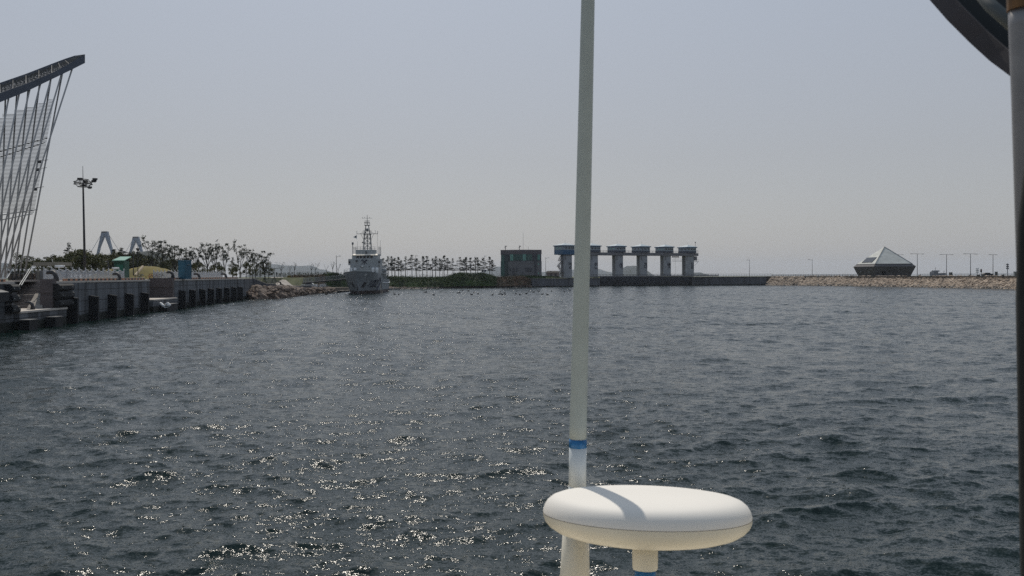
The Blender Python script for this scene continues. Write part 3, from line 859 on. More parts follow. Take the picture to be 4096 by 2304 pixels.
for dx, dy, dz, rz in ((-.35, -.5, .62, .1), (.4, -.3, .25, .3), (.35, -.7, -.35, 0), (.95, -.2, -.62, .4), (1.45, .1, .35, .7), (1.65, 0, .62, .7)):
    m = MB(); m.box((dx, dy, hm_ + dz), (.62, .42, .24), rz); m.box((dx, dy, hm_ + dz - .16), (.45, .3, .1), rz)
    m.build('floodlight', M_['darksteel'], th)

def lamp(name, px, D, ybase, ytop, lbl, arm=1.3, side=1, arms=1, group='street lamps', armdz=.35, r_=.11):
    z0 = zat(px, ybase, D); z1 = zat(px, ytop, D)
    th = thing(name, lbl, 'street lamp', at(px, D, z0), 0, group)
    h = z1 - z0
    m = MB(); m.cyl((0, 0, -.3), (0, 0, h), r_, r_ * .6, 8); m.build('lamp_post', M_['darksteel'], th, smooth=True)
    for s in ((side,) if arms == 1 else (-1, 1)):
        m = MB(); m.tube([(0, 0, h - 1.1 * armdz * 2), (s * arm * .5, 0, h - armdz), (s * arm, 0, h - armdz * .8)], .05, 6); m.build('lamp_arm', M_['darksteel'], th)
        m = MB(); m.box((s * (arm + .25), 0, h - armdz * .8), (.75, .28, .16)); m.build('lamp_head', M_['steelgrey'], th)
    return th
lamp('street_lamp', 1346, 300, 1108, 1021, 'street lamp on the grass bank just left of the patrol ship', .9, 1)
lamp('street_lamp', 2183, 432, 1100, 1029, 'street lamp between the control building and the small hut, with a low side arm', 1.2, 1)
lamp('street_lamp', 534, 175, 1096, 1004, 'dark street lamp right of the green hut with arm reaching left', 1.3, -1)
lamp('street_lamp', 433, 172, 1096, 1041, 'low dark street lamp in front of the grove left of the green hut', 1.0, 1)
lamp('street_lamp', 2998, 447, 1104, 1038, 'lone street lamp on the grass right of the sluice gates', .8, -1)
lamp('street_lamp', 3249, 425, 1104, 1036, 'street lamp on the rock bank left of the pyramid building', 1.4, -1)
lamp('street_lamp', 1938, 452, 1104, 1022, 'slim dark lamp post among the last pines before the control building', .5, 1)
lamp('street_lamp', 1663, 425, 1100, 1021, 'slim dark lamp post among the middle pines behind the shrub bank', .5, 1)
th = thing('utility_post', 'plain dark post with a small dish on top beside the grass mound', 'post', at(552, 172, zat(552, 1108, 172)))
m = MB(); m.cyl((0, 0, 0), (0, 0, 5.4), .08, n=6); m.build('post', M_['darksteel'], th)
m = MB(); m.lathe([(0, 5.62), (.36, 5.58), (.3, 5.3), (.08, 5.2)], n=10); m.build('dish', M_['darksteel'], th)

def tee_lamp(px, D, ytop, half, lbl, ybase=1104):
    z0 = zat(px, ybase, D); h = zat(px, ytop, D) - z0
    th = thing('twin_arm_lamp', lbl, 'street lamp', at(px, D, z0), 0, 'twin arm lamps on the right bank')
    m = MB(); m.cyl((0, 0, -.2), (0, 0, h), .13, .09, 8); m.build('lamp_post', M_['darksteel'], th)
    m = MB(); m.beam((-half, 0, h + .05), (half, 0, h - .1), .12, .1); m.build('cross_arm', M_['darksteel'], th)
    for s in (-1, 1):
        m = MB(); m.box((s * half, 0, h - .06 - s * .06), (1.0, .3, .16)); m.build('lamp_head', M_['steelgrey'], th)
tee_lamp(3594, 480, 1018, 2.2, 'twin arm lamp almost hidden behind the pyramid roof')
tee_lamp(3669, 372, 1015, 2.4, 'twin arm lamp standing at the right corner of the pyramid building')
tee_lamp(3786, 365, 1018, 2.3, 'twin arm lamp on the rock bank beside the grey far ship')
tee_lamp(3882, 350, 1015, 2.3, 'twin arm lamp on the rock bank just left of the signal lights')
tee_lamp(3972, 372, 1018, 1.3, 'twin arm lamp nearest the right picture edge')

# ================================================================ far bridge towers
M_['bridge'] = mat('bridge paint', (.10, .15, .21), .6)
M_['farcable'] = mat('cable', (.2, .22, .25), .6)
def bridge_tower(px, D, ytop, ylegs, lbl):
    th = thing('bridge_tower', lbl, 'bridge tower', at(px, D, 0), 0, 'far suspension bridge towers')
    s = D / F_PX; top = zat(px, ytop, D)
    def X(dx): return dx * s
    hb = (HZ(px) + 10 - ytop) * s; zc = top - hb
    legs = [(10.5, top), (30, top - 110 * s * (hb / hb))]
    m = MB()
    arch = top - 21 * s
    slope = .236
    def xo(z): return X(10.5) + (top - z) * slope
    def xi(z): return max(0, xo(z) - X(5.2))
    # head block
    m.prism([(-X(11), -5), (X(11), -5), (X(11), 5), (-X(11), 5)], top - 6 * s, top)
    zs = [top, top - 12 * s, arch, top - 60 * s, top - 110 * s, -1]
    for sgn in (-1, 1):
        vs = []
        for z in zs:
            inner = 0 if z > arch + .1 else (X(3.2) if abs(z - arch) < .1 else xi(z))
            for u in ((sgn * inner, -5), (sgn * xo(z), -5), (sgn * xo(z), 5), (sgn * inner, 5)): vs.append((*u, z))
        k = len(zs)
        fs = [(i * 4 + j, i * 4 + (j + 1) % 4, (i + 1) * 4 + (j + 1) % 4, (i + 1) * 4 + j) for i in range(k - 1) for j in range(4)] + [(0, 1, 2, 3)]
        m.add(vs, fs)
    m.build('tower_frame', M_['bridge'], th)
    for dx, dy in ((-52, -35), (60, 30), (-8, 60), (7, -60)):
        q = MB(); q.cyl((0 if abs(dx) < 20 else X(9) * (1 if dx > 0 else -1), 0, top - (3 if abs(dx) > 20 else 20) * s), (X(dx), dy, top - 120 * s), .5, n=5)
        q.build('stay_cable', M_['farcable'], th)
    for dx in (-7, -1, 6):
        q = MB(); q.cyl((X(dx), 0, top), (X(dx), 0, top + 2.6 * s), .35, n=5); q.build('beacon', M_['farcable'], th)
bridge_tower(422, 2100, 926, 0, 'left and taller of the two pale bridge towers far behind the trees')
bridge_tower(546, 2500, 947, 0, 'right and lower of the two pale bridge towers far behind the trees')

# ================================================================ park behind the quay
tag(MB().prism([Q(60, 4.7).xy, Q(221, 4.7).xy, Q(221, 14).xy, Q(60, 22).xy], 5.0, 5.085).build('pavement', M_['paving']), kind='structure')
# grass mounds
def mound(name, pts, D, ry, lblm):
    m = MB(); xs = [p[0] for p in pts]
    n = 24; cols = []
    for k in range(n + 1):
        x = xs[0] + (xs[-1] - xs[0]) * k / n
        for (xa, ya), (xb, yb) in zip(pts, pts[1:]):
            if xa <= x <= xb + 1e-6:
                t = (x - xa) / (xb - xa); y = ya + (yb - ya) * (t * t * (3 - 2 * t)); break
        top = P(x, y, D); row = []
        for j in range(-6, 7):
            f = math.cos(j / 6 * math.pi / 2) ** 1.1 if abs(j) < 6 else 0
            row.append((top.x, D + j / 6 * ry, 4.9 + (top.z - 4.9) * f + (rnd.uniform(-.06, .06) if abs(j) < 6 else 0)))
        cols += row
    m.add(cols, [(i * 13 + j, (i + 1) * 13 + j, (i + 1) * 13 + j + 1, i * 13 + j + 1) for i in range(n) for j in range(12)])
    return tag(m.build(name, lblm, smooth=True), kind='structure')
mound('grass_mound', [(500, 1106), (540, 1072), (570, 1065), (610, 1065), (650, 1072), (690, 1090), (730, 1106)], 196, 9, M_['mound'])
mound('grass_mound', [(380, 1108), (420, 1080), (460, 1074), (520, 1082), (560, 1106)], 215, 9, M_['mound'])
m = MB()
pth = [P(576, 1068, 191.4), P(566, 1080, 189.6), P(556, 1092, 188.2), (P(545, 1104, 186.5))]
m2 = [p + Vector((0, -.6, .10)) for p in pth]
tag(MB().tube(m2, .28, 6).build('footpath', mat('trodden path', (.42, .34, .24), .9)), kind='structure')

def thing_box_label(*a): pass
# green hut
th = thing('green_hut', 'small green hut with pale green sloping roof behind the fence', 'hut', at(487, 168, 5.1))
w1_, h1_ = 51 / F_PX * 168 / 2, zat(487, 1044, 168) - 5.1
m = MB(); m.box((0, 0, h1_ / 2), (w1_ * 1.62, 2.2, h1_)); m.build('hut_wall', mat('green cladding', (.008, .065, .042), .6, var=.2, scale=2), th)
m = MB(); m.hexa([(-w1_ * .95, -1.5, h1_), (w1_ * 1.0, -1.5, h1_), (w1_ * 1.05, 1.4, h1_ + .75), (-w1_ * .72, 1.4, h1_ + .75)], [(-w1_ * .95, -1.5, h1_ + .12), (w1_ * 1.0, -1.5, h1_ + .12), (w1_ * 1.05, 1.4, h1_ + .87), (-w1_ * .72, 1.4, h1_ + .87)])
m.build('hut_roof', mat('pale green roof', (.16, .36, .28), .45), th)
m = MB(); m.box((.15, -1.12, h1_ * .55), (1.3, .06, h1_ * .5)); m.build('shutter', mat('dark green shutter', (.01, .12, .08), .4), th)
# beige gate house with dark opening
th = thing('flat_roofed_shelter', 'beige flat roofed shelter with dark opening behind the first fence panels', 'shelter', at(213, 124, 5.1))
W_ = 95 / F_PX * 124
m = MB(); m.box((0, 0, zat(213, 1056, 124) - 5.1), (W_, 4, .48)); m.build('roof_slab', mat('beige render', (.25, .23, .19), .85, var=.1), th)
m = MB(); m.box((-W_ / 2 + .55, 0, .75), (.8, 3.6, 1.5)); m.build('side_wall', mat('beige wall', (.22, .205, .17), .85), th)
m = MB(); m.box((.4, .8, .72), (W_ - 1.4, 2.4, 1.42)); m.build('interior_shade', M_['darksteel'], th)  # solid dark block stands in for the shade inside the opening
# white rolled awning pipes
for i, (x0, x1, yy, D, l) in enumerate(((221, 257, 1066, 116, 'white rolled tube on a stand in front of the beige shelter'), (449, 475, 1073, 150, 'white rolled tube on a stand in front of the green hut'))):
    th = thing('awning_tube', l, 'awning', P((x0 + x1) / 2, yy, D), 0)
    a, b = P(x0, yy, D), P(x1, yy, D)
    m = MB(); m.cyl(a, b, .17, n=10); m.build('rolled_canvas', M_['white'], th, world=True, smooth=True)
    for q in (a, b):
        m = MB(); m.cyl(q + Vector((0, 0, .05)), (q.x, q.y, 5.05), .05, n=6); m.build('stand_leg', M_['darksteel'], th, world=True)
# blue cabin
th = thing('blue_cabin', 'tall blue portable cabin behind the white fence', 'cabin', at(742, 157.5, 5.09), -.35)
hB = zat(742, 1043, 157.5) - 5.09
bl = mat('blue plastic', (.008, .085, .14), .5, var=.1, scale=2)
m = MB(); m.box((-.12, 0, hB / 2), (1.65, 1.5, hB)); m.build('cabin_body', bl, th)
m = MB(); m.box((-.12, 0, hB + .04), (1.75, 1.6, .1)); m.build('cabin_roof', mat('darker blue roof', (.02, .12, .2), .4), th)
m = MB(); m.box((-.12, -.76, hB / 2), (1.3, .05, hB * .86)); m.build('cabin_door', mat('blue door', (.010, .10, .165), .5), th)
m = MB(); m.box((.78, -.1, hB * .78), (.3, .5, .05)); m.build('side_shelf', M_['galv'], th)
# parked bicycles
def bicycle(loc, rz, lbl, colr, first=[None]):
    th = thing('bicycle', lbl, 'bicycle', loc, rz, 'bicycles by the grass mound')
    for sx in (-.52, .52):
        m = MB(); m.tube([(sx + .33 * math.cos(a), 0, .34 + .33 * math.sin(a)) for a in [2 * math.pi * k / 14 for k in range(15)]], .03, 5); m.build('wheel', M_['rubber'], th)
    m = MB()
    for a, b in (((-.52, 0, .34), (-.15, 0, .85)), ((-.15, 0, .85), (.4, 0, .85)), ((-.05, 0, .35), (.4, 0, .8)), ((-.05, 0, .35), (-.15, 0, .85)), ((.4, 0, .98), (.52, 0, .34)), ((-.52, 0, .34), (-.05, 0, .35))): m.cyl(a, b, .028, n=6)
    m.build('frame', colr, th)
    m = MB(); m.box((-.18, 0, .92), (.26, .14, .06)); m.build('saddle', M_['rubber'], th)
    m = MB(); m.cyl((.38, -.28, 1.02), (.38, .28, 1.02), .025, n=6); m.build('handlebar', M_['darksteel'], th)
redp = mat('red paint', (.35, .03, .03), .4)
for i, (px, D, rz, l, c) in enumerate(((562, 150, .3, 'grey bicycle parked at the foot of the mound, leftmost of four', M_['galv']), (600, 152, -.5, 'red bicycle in the gap between the two white fences', redp),
        (617, 153, .9, 'second red bicycle, turned half away, in the fence gap', redp), (640, 152, .1, 'dark bicycle right of the red ones by the mound', M_['darksteel']))):
    bicycle(at(px, D, 5.09), rz, l, c)
# parked white car in the boat yard
def car(px, D, z, rz, lbl, paint, s=1.0):
    th = thing('parked_car', lbl, 'car', at(px, D, z), rz)
    side = [(-2.1, .35), (-2.15, .8), (-1.7, .95), (-1.2, 1.42), (.5, 1.45), (1.15, 1.0), (2.0, .85), (2.15, .45), (2.1, .3)]
    def slab(prof, y0, y1, mm, nm):
        q = MB(); k = len(prof)
        q.add([(x * s, y0 * s, z_ * s) for x, z_ in prof] + [(x * s, y1 * s, z_ * s) for x, z_ in prof], [tuple(range(k)), tuple(range(2 * k - 1, k - 1, -1))] + [(i, i + k, (i + 1) % k + k, (i + 1) % k) for i in range(k)])
        q.build(nm, mm, th)
    slab(side, -.85, .85, paint, 'car_body')
    slab([(-1.5, .98), (-1.12, 1.36), (.45, 1.38), (1.0, 1.0)], -.87, .87, M_['darksteel'], 'side_window')
    for sx in (-1.35, 1.35):
        for sy in (-.82, .82):
            q = MB(); q.cyl((sx * s, (sy - .1) * s, .33 * s), (sx * s, (sy + .1) * s, .33 * s), .33 * s, n=12); q.build('wheel', M_['rubber'], th)
car(1241, 284, 1.9, .1, 'white parked car in the boat yard below the rusty weeds', M_['white'])
car(3949, 340, 4.25, 0, 'dark parked car on the road on the right bank', M_['darksteel'], .95)
# white stacked pontoon frames
for i, px in enumerate((1165, 1181, 1213, 1264, 1286, 1297)):
    D = 266 + i * 2.5
    th = thing('boat_trailer', 'white boat rack in the yard, %s of six from the left' % ORD[i], 'boat rack', at(px, D, 2.0), rnd.uniform(-.2, .2), 'white boat racks in the yard')
    m = MB()
    for z in (.25, .6, .95): m.box((0, 0, z), (1.1, .8, .16))
    m.build('shelf_stack', M_['white'], th)
    m = MB()
    for sx in (-.5, .5):
        for sy in (-.35, .35): m.cyl((sx, sy, -.3), (sx, sy, 1.1), .04, n=5)
    m.build('rack_frame', M_['galv'], th)
# concrete ramp up the bank
a, b, c, d = at(1083, 266), at(1130, 269), at(1178, 254), at(1108, 243)
tag(MB().hexa([(*d.xy, 1.5), (*c.xy, 1.2), (*b.xy, 4), (*a.xy, 4)], [(*d.xy, 2.95), (*c.xy, 2.35), (*b.xy, 5.3), (*a.xy, 5.25)]).build('ramp', M_['paving']), kind='structure')
# person on the bank
def person(px, D, z, lbl, col, rz=0, lean=0.0, first=None):
    th = thing('person', lbl, 'person', at(px, D, z), rz)
    me = bpy.data.meshes.new('body')
    J = {'pel': ((0, 0, .95), .15), 'ch': ((0, .0, 1.3), .17), 'nk': ((0, 0, 1.5), .06), 'hd': ((0, -.02, 1.62), .1), 'tp': ((0, -.01, 1.72), .07),
         'sl': ((-.2, 0, 1.42), .06), 'el': ((-.27, .02, 1.15), .045), 'hl': ((-.22, -.1, .92), .035), 'sr': ((.2, 0, 1.42), .06), 'er': ((.29, -.02, 1.16), .045), 'hr': ((.26, -.14, .95), .035),
         'kl': ((-.11, -.02, .5), .07), 'al': ((-.12, .02, .08), .045), 'tl': ((-.13, -.14, .04), .035), 'kr': ((.12, -.05, .5), .07), 'ar': ((.14, 0, .08), .045), 'tr': ((.15, -.16, .04), .035)}
    names = list(J); E = [('pel', 'ch'), ('ch', 'nk'), ('nk', 'hd'), ('hd', 'tp'), ('ch', 'sl'), ('sl', 'el'), ('el', 'hl'), ('ch', 'sr'), ('sr', 'er'), ('er', 'hr'), ('pel', 'kl'), ('kl', 'al'), ('al', 'tl'), ('pel', 'kr'), ('kr', 'ar'), ('ar', 'tr')]
    me.from_pydata([J[k][0] for k in names], [(names.index(a), names.index(b)) for a, b in E], [])
    o = bpy.data.objects.new('body', me); sc.collection.objects.link(o); o.parent = th
    md = o.modifiers.new('skin', 'SKIN'); o.modifiers.new('sub', 'SUBSURF').levels = 1
    for i, k in enumerate(names): me.skin_vertices[0].data[i].radius = (J[k][1],) * 2
    me.skin_vertices[0].data[0].use_root = True
    me.materials.append(col)
    m = MB(); m.lathe([(0, 1.78), (.08, 1.75), (.105, 1.67), (.09, 1.60)], c=(0, .015, 0), n=10); m.build('hair', M_['rubber'], th, smooth=True)
    return th
person(1107, 296, 5.25, 'person in dark clothes standing on the bank above the concrete ramp', mat('dark clothes', (.03, .032, .04), .9))
# surveying tripod like frame by the railing
th = thing('tripod', 'thin dark tripod frame at the end of the pale slope railing', 'tripod', at(1098, 240, 3.3))
for dx, dy in ((-.9, -.3), (.9, -.3), (0, .8)):
    m = MB(); m.cyl((dx, dy, 0), (0, 0, 2.2), .06, n=6); m.build('leg', M_['darksteel'], th)
m = MB(); m.cyl((0, 0, 2.1), (0, 0, 4.6), .05, n=6); m.build('centre_pole', M_['darksteel'], th)
m = MB(); m.beam((-.1, 0, 4.3), (1.3, 0, 4.3), .12); m.build('cross_bar', M_['darksteel'], th)
# gull in the sky
th = thing('gull', 'dark gull flying above the trees right of the blue cabin', 'gull', P(866, 965, 190), .4)
m = MB(); m.tube([(-.28, 0, -.1), (-.1, 0, -.02), (.1, 0, .04), (.26, 0, .08)], [.02, .07, .06, .03], 6); m.build('gull_body', M_['darksteel'], th, smooth=True)
for s in (-1, 1):
    m = MB(); m.add([(-.08, 0, 0), (.12, 0, .03), (.25, s * .35, .35), (.5, s * .7, .55), (.1, s * .36, .3)], [(0, 1, 2, 4), (4, 2, 3)]); 
    m.add([(-.08, 0, .02), (.12, 0, .05), (.25, s * .35, .37), (.5, s * .7, .56), (.1, s * .36, .32)], [(4, 2, 1, 0), (3, 2, 4)]); m.build('wing', M_['darksteel'], th)

# ================================================================ TREES
def leafclump(m, c, rad, n, size, r, flat=.6):
    for _ in range(n):
        v = Vector((r.gauss(0, 1), r.gauss(0, 1), r.gauss(0, 1))); v = v.normalized() * rad * r.uniform(.3, 1) ** .6
        v.z *= flat; p = c + v
        a = Vector((r.uniform(-1, 1), r.uniform(-1, 1), r.uniform(-.6, .6))).normalized() * size * r.uniform(.6, 1.3)
        b = Vector((r.uniform(-1, 1), r.uniform(-1, 1), r.uniform(-1, 1))).normalized() * size * r.uniform(.4, .8)
        m.add([p - a * .5, p + b * .6, p + a * .5, p - b * .5], [(0, 1, 2, 3)])
def vase_tree(seed, H=10.0, dense=1.0):
    """vase shaped broadleaf: limbs fan upward, tufts of leaves at the twigs"""
    r = random.Random(seed); tr = MB(); cr = MB()
    fork = H * r.uniform(.22, .34)
    tr.tube([(0, 0, -.5), (r.uniform(-.1, .1), 0, fork * .5), (0, 0, fork)], [.24, .19, .16], 7)
    nl = r.randint(5, 7)
    for k in range(nl):
        a = 2 * math.pi * k / nl + r.uniform(-.3, .3); sp = r.uniform(.16, .34) * H; top = H * r.uniform(.78, .97)
        p0 = Vector((0, 0, fork * r.uniform(.8, 1))); p3 = Vector((math.cos(a) * sp, math.sin(a) * sp, top))
        p1 = p0.lerp(p3, .33) + Vector((0, 0, .03 * H)); p2 = p0.lerp(p3, .68) + Vector((r.uniform(-.2, .2), r.uniform(-.2, .2), .02 * H))
        tr.tube([p0, p1, p2, p3], [.11, .08, .055, .025], 5)
        for q in range(r.randint(4, 7)):
            t = r.uniform(.3, 1); base = p0.lerp(p3, t) + Vector((0, 0, .02 * H))
            d = Vector((r.uniform(-1, 1), r.uniform(-1, 1), r.uniform(.2, 1.0))).normalized() * H * r.uniform(.07, .17)
            e = base + d; tr.tube([base, base.lerp(e, .5) + Vector((0, 0, .08)), e], [.035, .025, .015], 4)
            for _ in range(2 if dense > .7 else 1):
                leafclump(cr, e + Vector((r.uniform(-.35, .35), r.uniform(-.35, .35), r.uniform(-.2, .25))), H * .042 * r.uniform(.8, 1.5), int(15 * dense), .36, r, .75)
            if r.random() < .5 * dense: leafclump(cr, base.lerp(e, .4), H * .03, int(6 * dense), .28, r, .6)
    return tr, cr
def pine_tree(seed, H=8.0):
    r = random.Random(seed); tr = MB(); cr = MB()
    lean = r.uniform(-.25, .25)
    pts = [(0, 0, -.5), (lean * .3, 0, H * .3), (lean * .5, .05, H * .6), (lean, 0, H * .96)]
    tr.tube(pts, [.14, .115, .09, .04], 6)
    z = H * .34
    while z < H * .97:
        f = (z / H - .34) / .63
        L = H * (.23 * math.sin(math.pi * min(1, f * .8 + .28))) * r.uniform(.55, 1.15)
        for _ in range(r.randint(1, 3)):
            a = r.uniform(0, 6.28); c = Vector((lean * z / H, 0, z)); e = c + Vector((math.cos(a) * L, math.sin(a) * L, r.uniform(.0, .35)))
            tr.tube([c, c.lerp(e, .5) + Vector((0, 0, -.05)), e], [.04, .03, .015], 4)
            leafclump(cr, e, .45 * r.uniform(.7, 1.4), 18, .36, r, .42)
            if L > .8: leafclump(cr, c.lerp(e, .55), .36, 9, .3, r, .4)
        z += H * r.uniform(.035, .06)
    leafclump(cr, Vector((lean, 0, H * .97)), .4, 12, .3, r, .7)
    return tr, cr
def bushy_tree(seed, H=8.0):
    r = random.Random(seed); tr = MB(); cr = MB()
    tr.tube([(0, 0, -.5), (.05, 0, H * .35), (0, 0, H * .7)], [.2, .14, .06], 6)
    for k in range(26):
        a = r.uniform(0, 6.28); f = r.uniform(.22, 1.0); R_ = H * .34 * math.sin(math.pi * min(1, f * .86 + .1)) ** .7 * r.uniform(.35, 1)
        c = Vector((math.cos(a) * R_, math.sin(a) * R_, H * f * .93))
        tr.tube([(0, 0, H * f * .6), tuple(c)], [.05, .02], 4)
        leafclump(cr, c, H * .11 * r.uniform(.7, 1.3), 62, .44, r, .8)
    return tr, cr
def thin_tree(seed, H=5.0):
    r = random.Random(seed); tr = MB(); cr = MB()
    tr.tube([(0, 0, -.3), (.05, 0, H * .4), (0, 0, H * .6)], [.07, .06, .04], 5)
    for k in range(7):
        a = r.uniform(0, 6.28); z0 = H * r.uniform(.4, .6); e = Vector((math.cos(a) * H * .2, math.sin(a) * H * .12, H * r.uniform(.75, 1)))
        tr.tube([(0, 0, z0), tuple(Vector((0, 0, z0)).lerp(e, .5)), tuple(e)], [.035, .025, .015], 4)
        leafclump(cr, e, .28, 6, .2, r, .8)
    # support stakes
    for dx in (-.8, .8): tr.cyl((dx, 0, 0), (0, 0, 1.7), .035, n=4)
    return tr, cr
def make_kind(fn, name, seeds, H, leafm):
    out = []
    for s in seeds:
        tr, cr = fn(s, H)
        rt = thing(name, 'x', 'tree')
        tr.build('trunk', M_['bark'], rt); cr.build('crown', leafm, rt)
        out.append([rt, False, H])
    return out
vases = make_kind(vase_tree, 'broadleaf_tree', (1, 2, 3, 4), 9.0, M_['leaf'])
pines = make_kind(pine_tree, 'pine_tree', (11, 12, 13, 14, 15), 8.0, M_['needle'])
bushy = make_kind(bushy_tree, 'bushy_tree', (21, 22, 23), 8.0, M_['leaf2'])
thins = make_kind(thin_tree, 'young_tree', (31, 32, 33), 5.0, M_['leaf'])
def plant(kind, i, px, ytop, D, zb, lbl, group, wide=1.0):
    rec = kind[i % len(kind)]; H = zat(px, ytop, D) - zb; s = H / rec[2]
    loc = at(px, D, zb); rz = (i * 2.4) % 6.28
    if not rec[1]:
        rec[1] = True; rt = rec[0]; rt.location = loc; rt.rotation_euler = (0, 0, rz); rt['label'] = lbl; rt['group'] = group
        rt.scale = (s * wide, s * wide, s)
    else: dup(rec[0], loc, rz, lbl, group, (s * wide, s * wide, s))
big = [(615, 963, 232, 1.0, 'just right of the second bridge tower'), (652, 962, 236, .8, 'second from the left among the open crowned ones'), (700, 970, 226, 1.05, 'above the left side of the blue cabin'),
       (742, 996, 218, .9, 'directly behind the blue cabin'), (783, 986, 226, .9, 'right of the blue cabin'), (830, 974, 232, .95, 'below and left of the flying gull'), (858, 978, 240, .7, 'tangled with its neighbour below the gull'),
       (900, 972, 228, .72, 'slender crowned, middle of the row'), (960, 977, 230, .85, 'standing free with clear forked limbs'), (1000, 996, 238, .7, 'narrow one right of the forked tree'),
       (1022, 1003, 234, .8, 'second from the right end of the row'), (1060, 1003, 232, .95, 'last tall one before the open bank')]
for i, (px, yt, D, wd, l) in enumerate(big): plant(vases, i, px, yt, D, 5.05, 'dark open crowned tree, ' + l, 'tall trees behind the quay', wd)
low = [(775, 1050, 205), (812, 1055, 214), (850, 1058, 210), (885, 1062, 206), (930, 1048, 215), (945, 1055, 208), (985, 1045, 225), (1010, 1050, 214), (1040, 1042, 236), (795, 1040, 240), (1075, 1046, 238), (870, 1044, 244)]
for i, (px, yt, D) in enumerate(low): plant(bushy, i, px, yt, D, 5.05, 'low olive bushy tree under the tall trees, %s from the left' % ORD[i], 'low trees under the tall row', .95)
grove = [(75, 1012, 190), (118, 1018, 205), (148, 1030, 230), (165, 1042, 190), (185, 1022, 215), (215, 1016, 200), (238, 1022, 190), (258, 1010, 215), (272, 1018, 205), (292, 998, 200), (312, 990, 195), (330, 996, 190), (352, 1000, 198),
         (372, 1012, 200), (392, 1016, 205), (410, 1010, 215), (432, 1012, 240), (455, 1006, 245), (475, 1000, 250), (498, 1008, 252), (522, 1004, 256), (548, 1008, 255), (575, 1014, 250), (600, 1020, 244), (640, 1026, 240), (665, 1036, 236), (690, 1030, 244)]
for i, (px, yt, D) in enumerate(grove): plant(bushy, i + 1, px, yt, D, 5.05, 'dense olive green tree of the grove behind the quay, %s from the left' % ORD[i], 'grove behind the quay', 1.1)
for i, (px, yt, D, l) in enumerate(((278, 973, 205, 'tall thin pine rising above the grove left of the light mast'), (488, 990, 250, 'pine above the green hut between the bridge towers'), (455, 996, 246, 'pine under the right leg of the taller bridge tower'), (556, 998, 250, 'pine under the lower bridge tower'),
        (765, 1010, 210, 'pine behind the right edge of the blue cabin'), (932, 1030, 212, 'short pine between the two forked trees'))):
    plant(pines, i, px, yt, D, 5.05, l, 'pines in the park', 1.0)
row = [1535, 1553, 1566, 1580, 1594, 1606, 1622, 1646, 1668, 1689, 1710, 1730, 1740, 1760, 1775, 1793, 1812, 1838, 1858, 1866, 1884, 1902, 1910, 1934, 1958, 1970]
hts = [1036, 1024, 1027, 1033, 1026, 1040, 1028, 1024, 1030, 1026, 1026, 1030, 1026, 1034, 1026, 1030, 1034, 1032, 1032, 1029, 1031, 1032, 1029, 1030, 1030, 1036]
for i, (px, yt) in enumerate(zip(row, hts)):
    plant(pines, i * 3 + 2, px + (i * 7 % 5) - 2, yt + (i * 5 % 7) - 3, 412 + (i % 3) * 3 + i * .5, 4.8, 'thin pine in the row right of the patrol ship, %s from the ship' % ORD[i], 'row of pines behind the shrub bank', 1.12)
ty = [(1124, 1048, 262, 1.3), (1160, 1060, 300, 1), (1178, 1048, 305, 1), (1245, 1055, 310, 1), (1262, 1050, 305, 1), (1305, 1058, 300, .8), (1331, 1047, 295, .9), (1352, 1054, 300, 1.0)]
for i, (px, yt, D, wd) in enumerate(ty): plant(thins, i, px, yt, D, 5.1, 'thin young staked tree on the bank left of the ship, %s from the left' % ORD[i], 'young staked trees on the bank', 1.2 * wd)

# shrub and reed masses on the banks (nobody could count these)
def mass(name, pts, m_, n, size, seed, flat=1.0, lbl=None):
    """pts: (px, D, z0, ztop, width) profile of an irregular bank of leaves"""
    r = random.Random(seed); m = MB()
    L = sum((at(a[0], a[1]) - at(b[0], b[1])).length for a, b in zip(pts, pts[1:]))
    # inner core so the mass is not see-through
    vs = []; c = 7
    for (px, D, z0, z1, w_) in [tuple(pts[i][k] + (pts[i + 1][k] - pts[i][k]) * t for k in range(5)) for i in range(len(pts) - 1) for t in [q / 6 for q in range(6)]] + [pts[-1]]:
        p = at(px, D); d = p.normalized()
        for j in range(c):
            u = j / (c - 1); zz = z0 + (z1 - z0) * (math.sin(math.pi * min(u * .72 + .02, 1))) * .8 * r.uniform(.85, 1.05) - (.3 if j in (0, c - 1) else 0)
            q = p + d * (u * w_); vs.append((q.x + r.uniform(-.2, .2), q.y, zz))
    rws = len(vs) // c
    m.add(vs, [(i * c + j, (i + 1) * c + j, (i + 1) * c + j + 1, i * c + j + 1) for i in range(rws - 1) for j in range(c - 1)])
    for _ in range(n):
        i = r.randrange(len(pts) - 1); t = r.random(); a, b = pts[i], pts[i + 1]
        px, D, z0, z1, w_ = (a[k] + (b[k] - a[k]) * t for k in range(5))
        u = r.random() ** .8; p = at(px, D); d = p.normalized(); q = p + d * (u * w_)
        prof = math.sin(math.pi * min(u * .72 + .02, 1))
        z = z0 + (z1 - z0) * prof * r.uniform(.8, 1.0)
        leafclump(m, Vector((q.x, q.y, z)), size * r.uniform(.7, 1.6), 7, .36, r, .7 * flat)
    return tag(m.build(name, m_), kind='stuff')
mass('shrubs', [(1535, 361, .9, 5.3, 12), (1600, 364, .9, 5.2, 12), (1680, 370, .9, 4.9, 12), (1760, 376, .9, 4.9, 12), (1800, 378, .9, 5.0, 12)], M_['shrub'], 2600, .6, 41)
mass('shrubs', [(1795, 377, 1.0, 5.4, 12), (1825, 379, 1.0, 6.6, 12), (1860, 381, 1.0, 6.8, 12), (1920, 383, 1.0, 6.7, 12), (1950, 385, 1.0, 6.0, 12), (1985, 388, 1.0, 4.9, 11)], M_['shrub'], 2600, .75, 42)
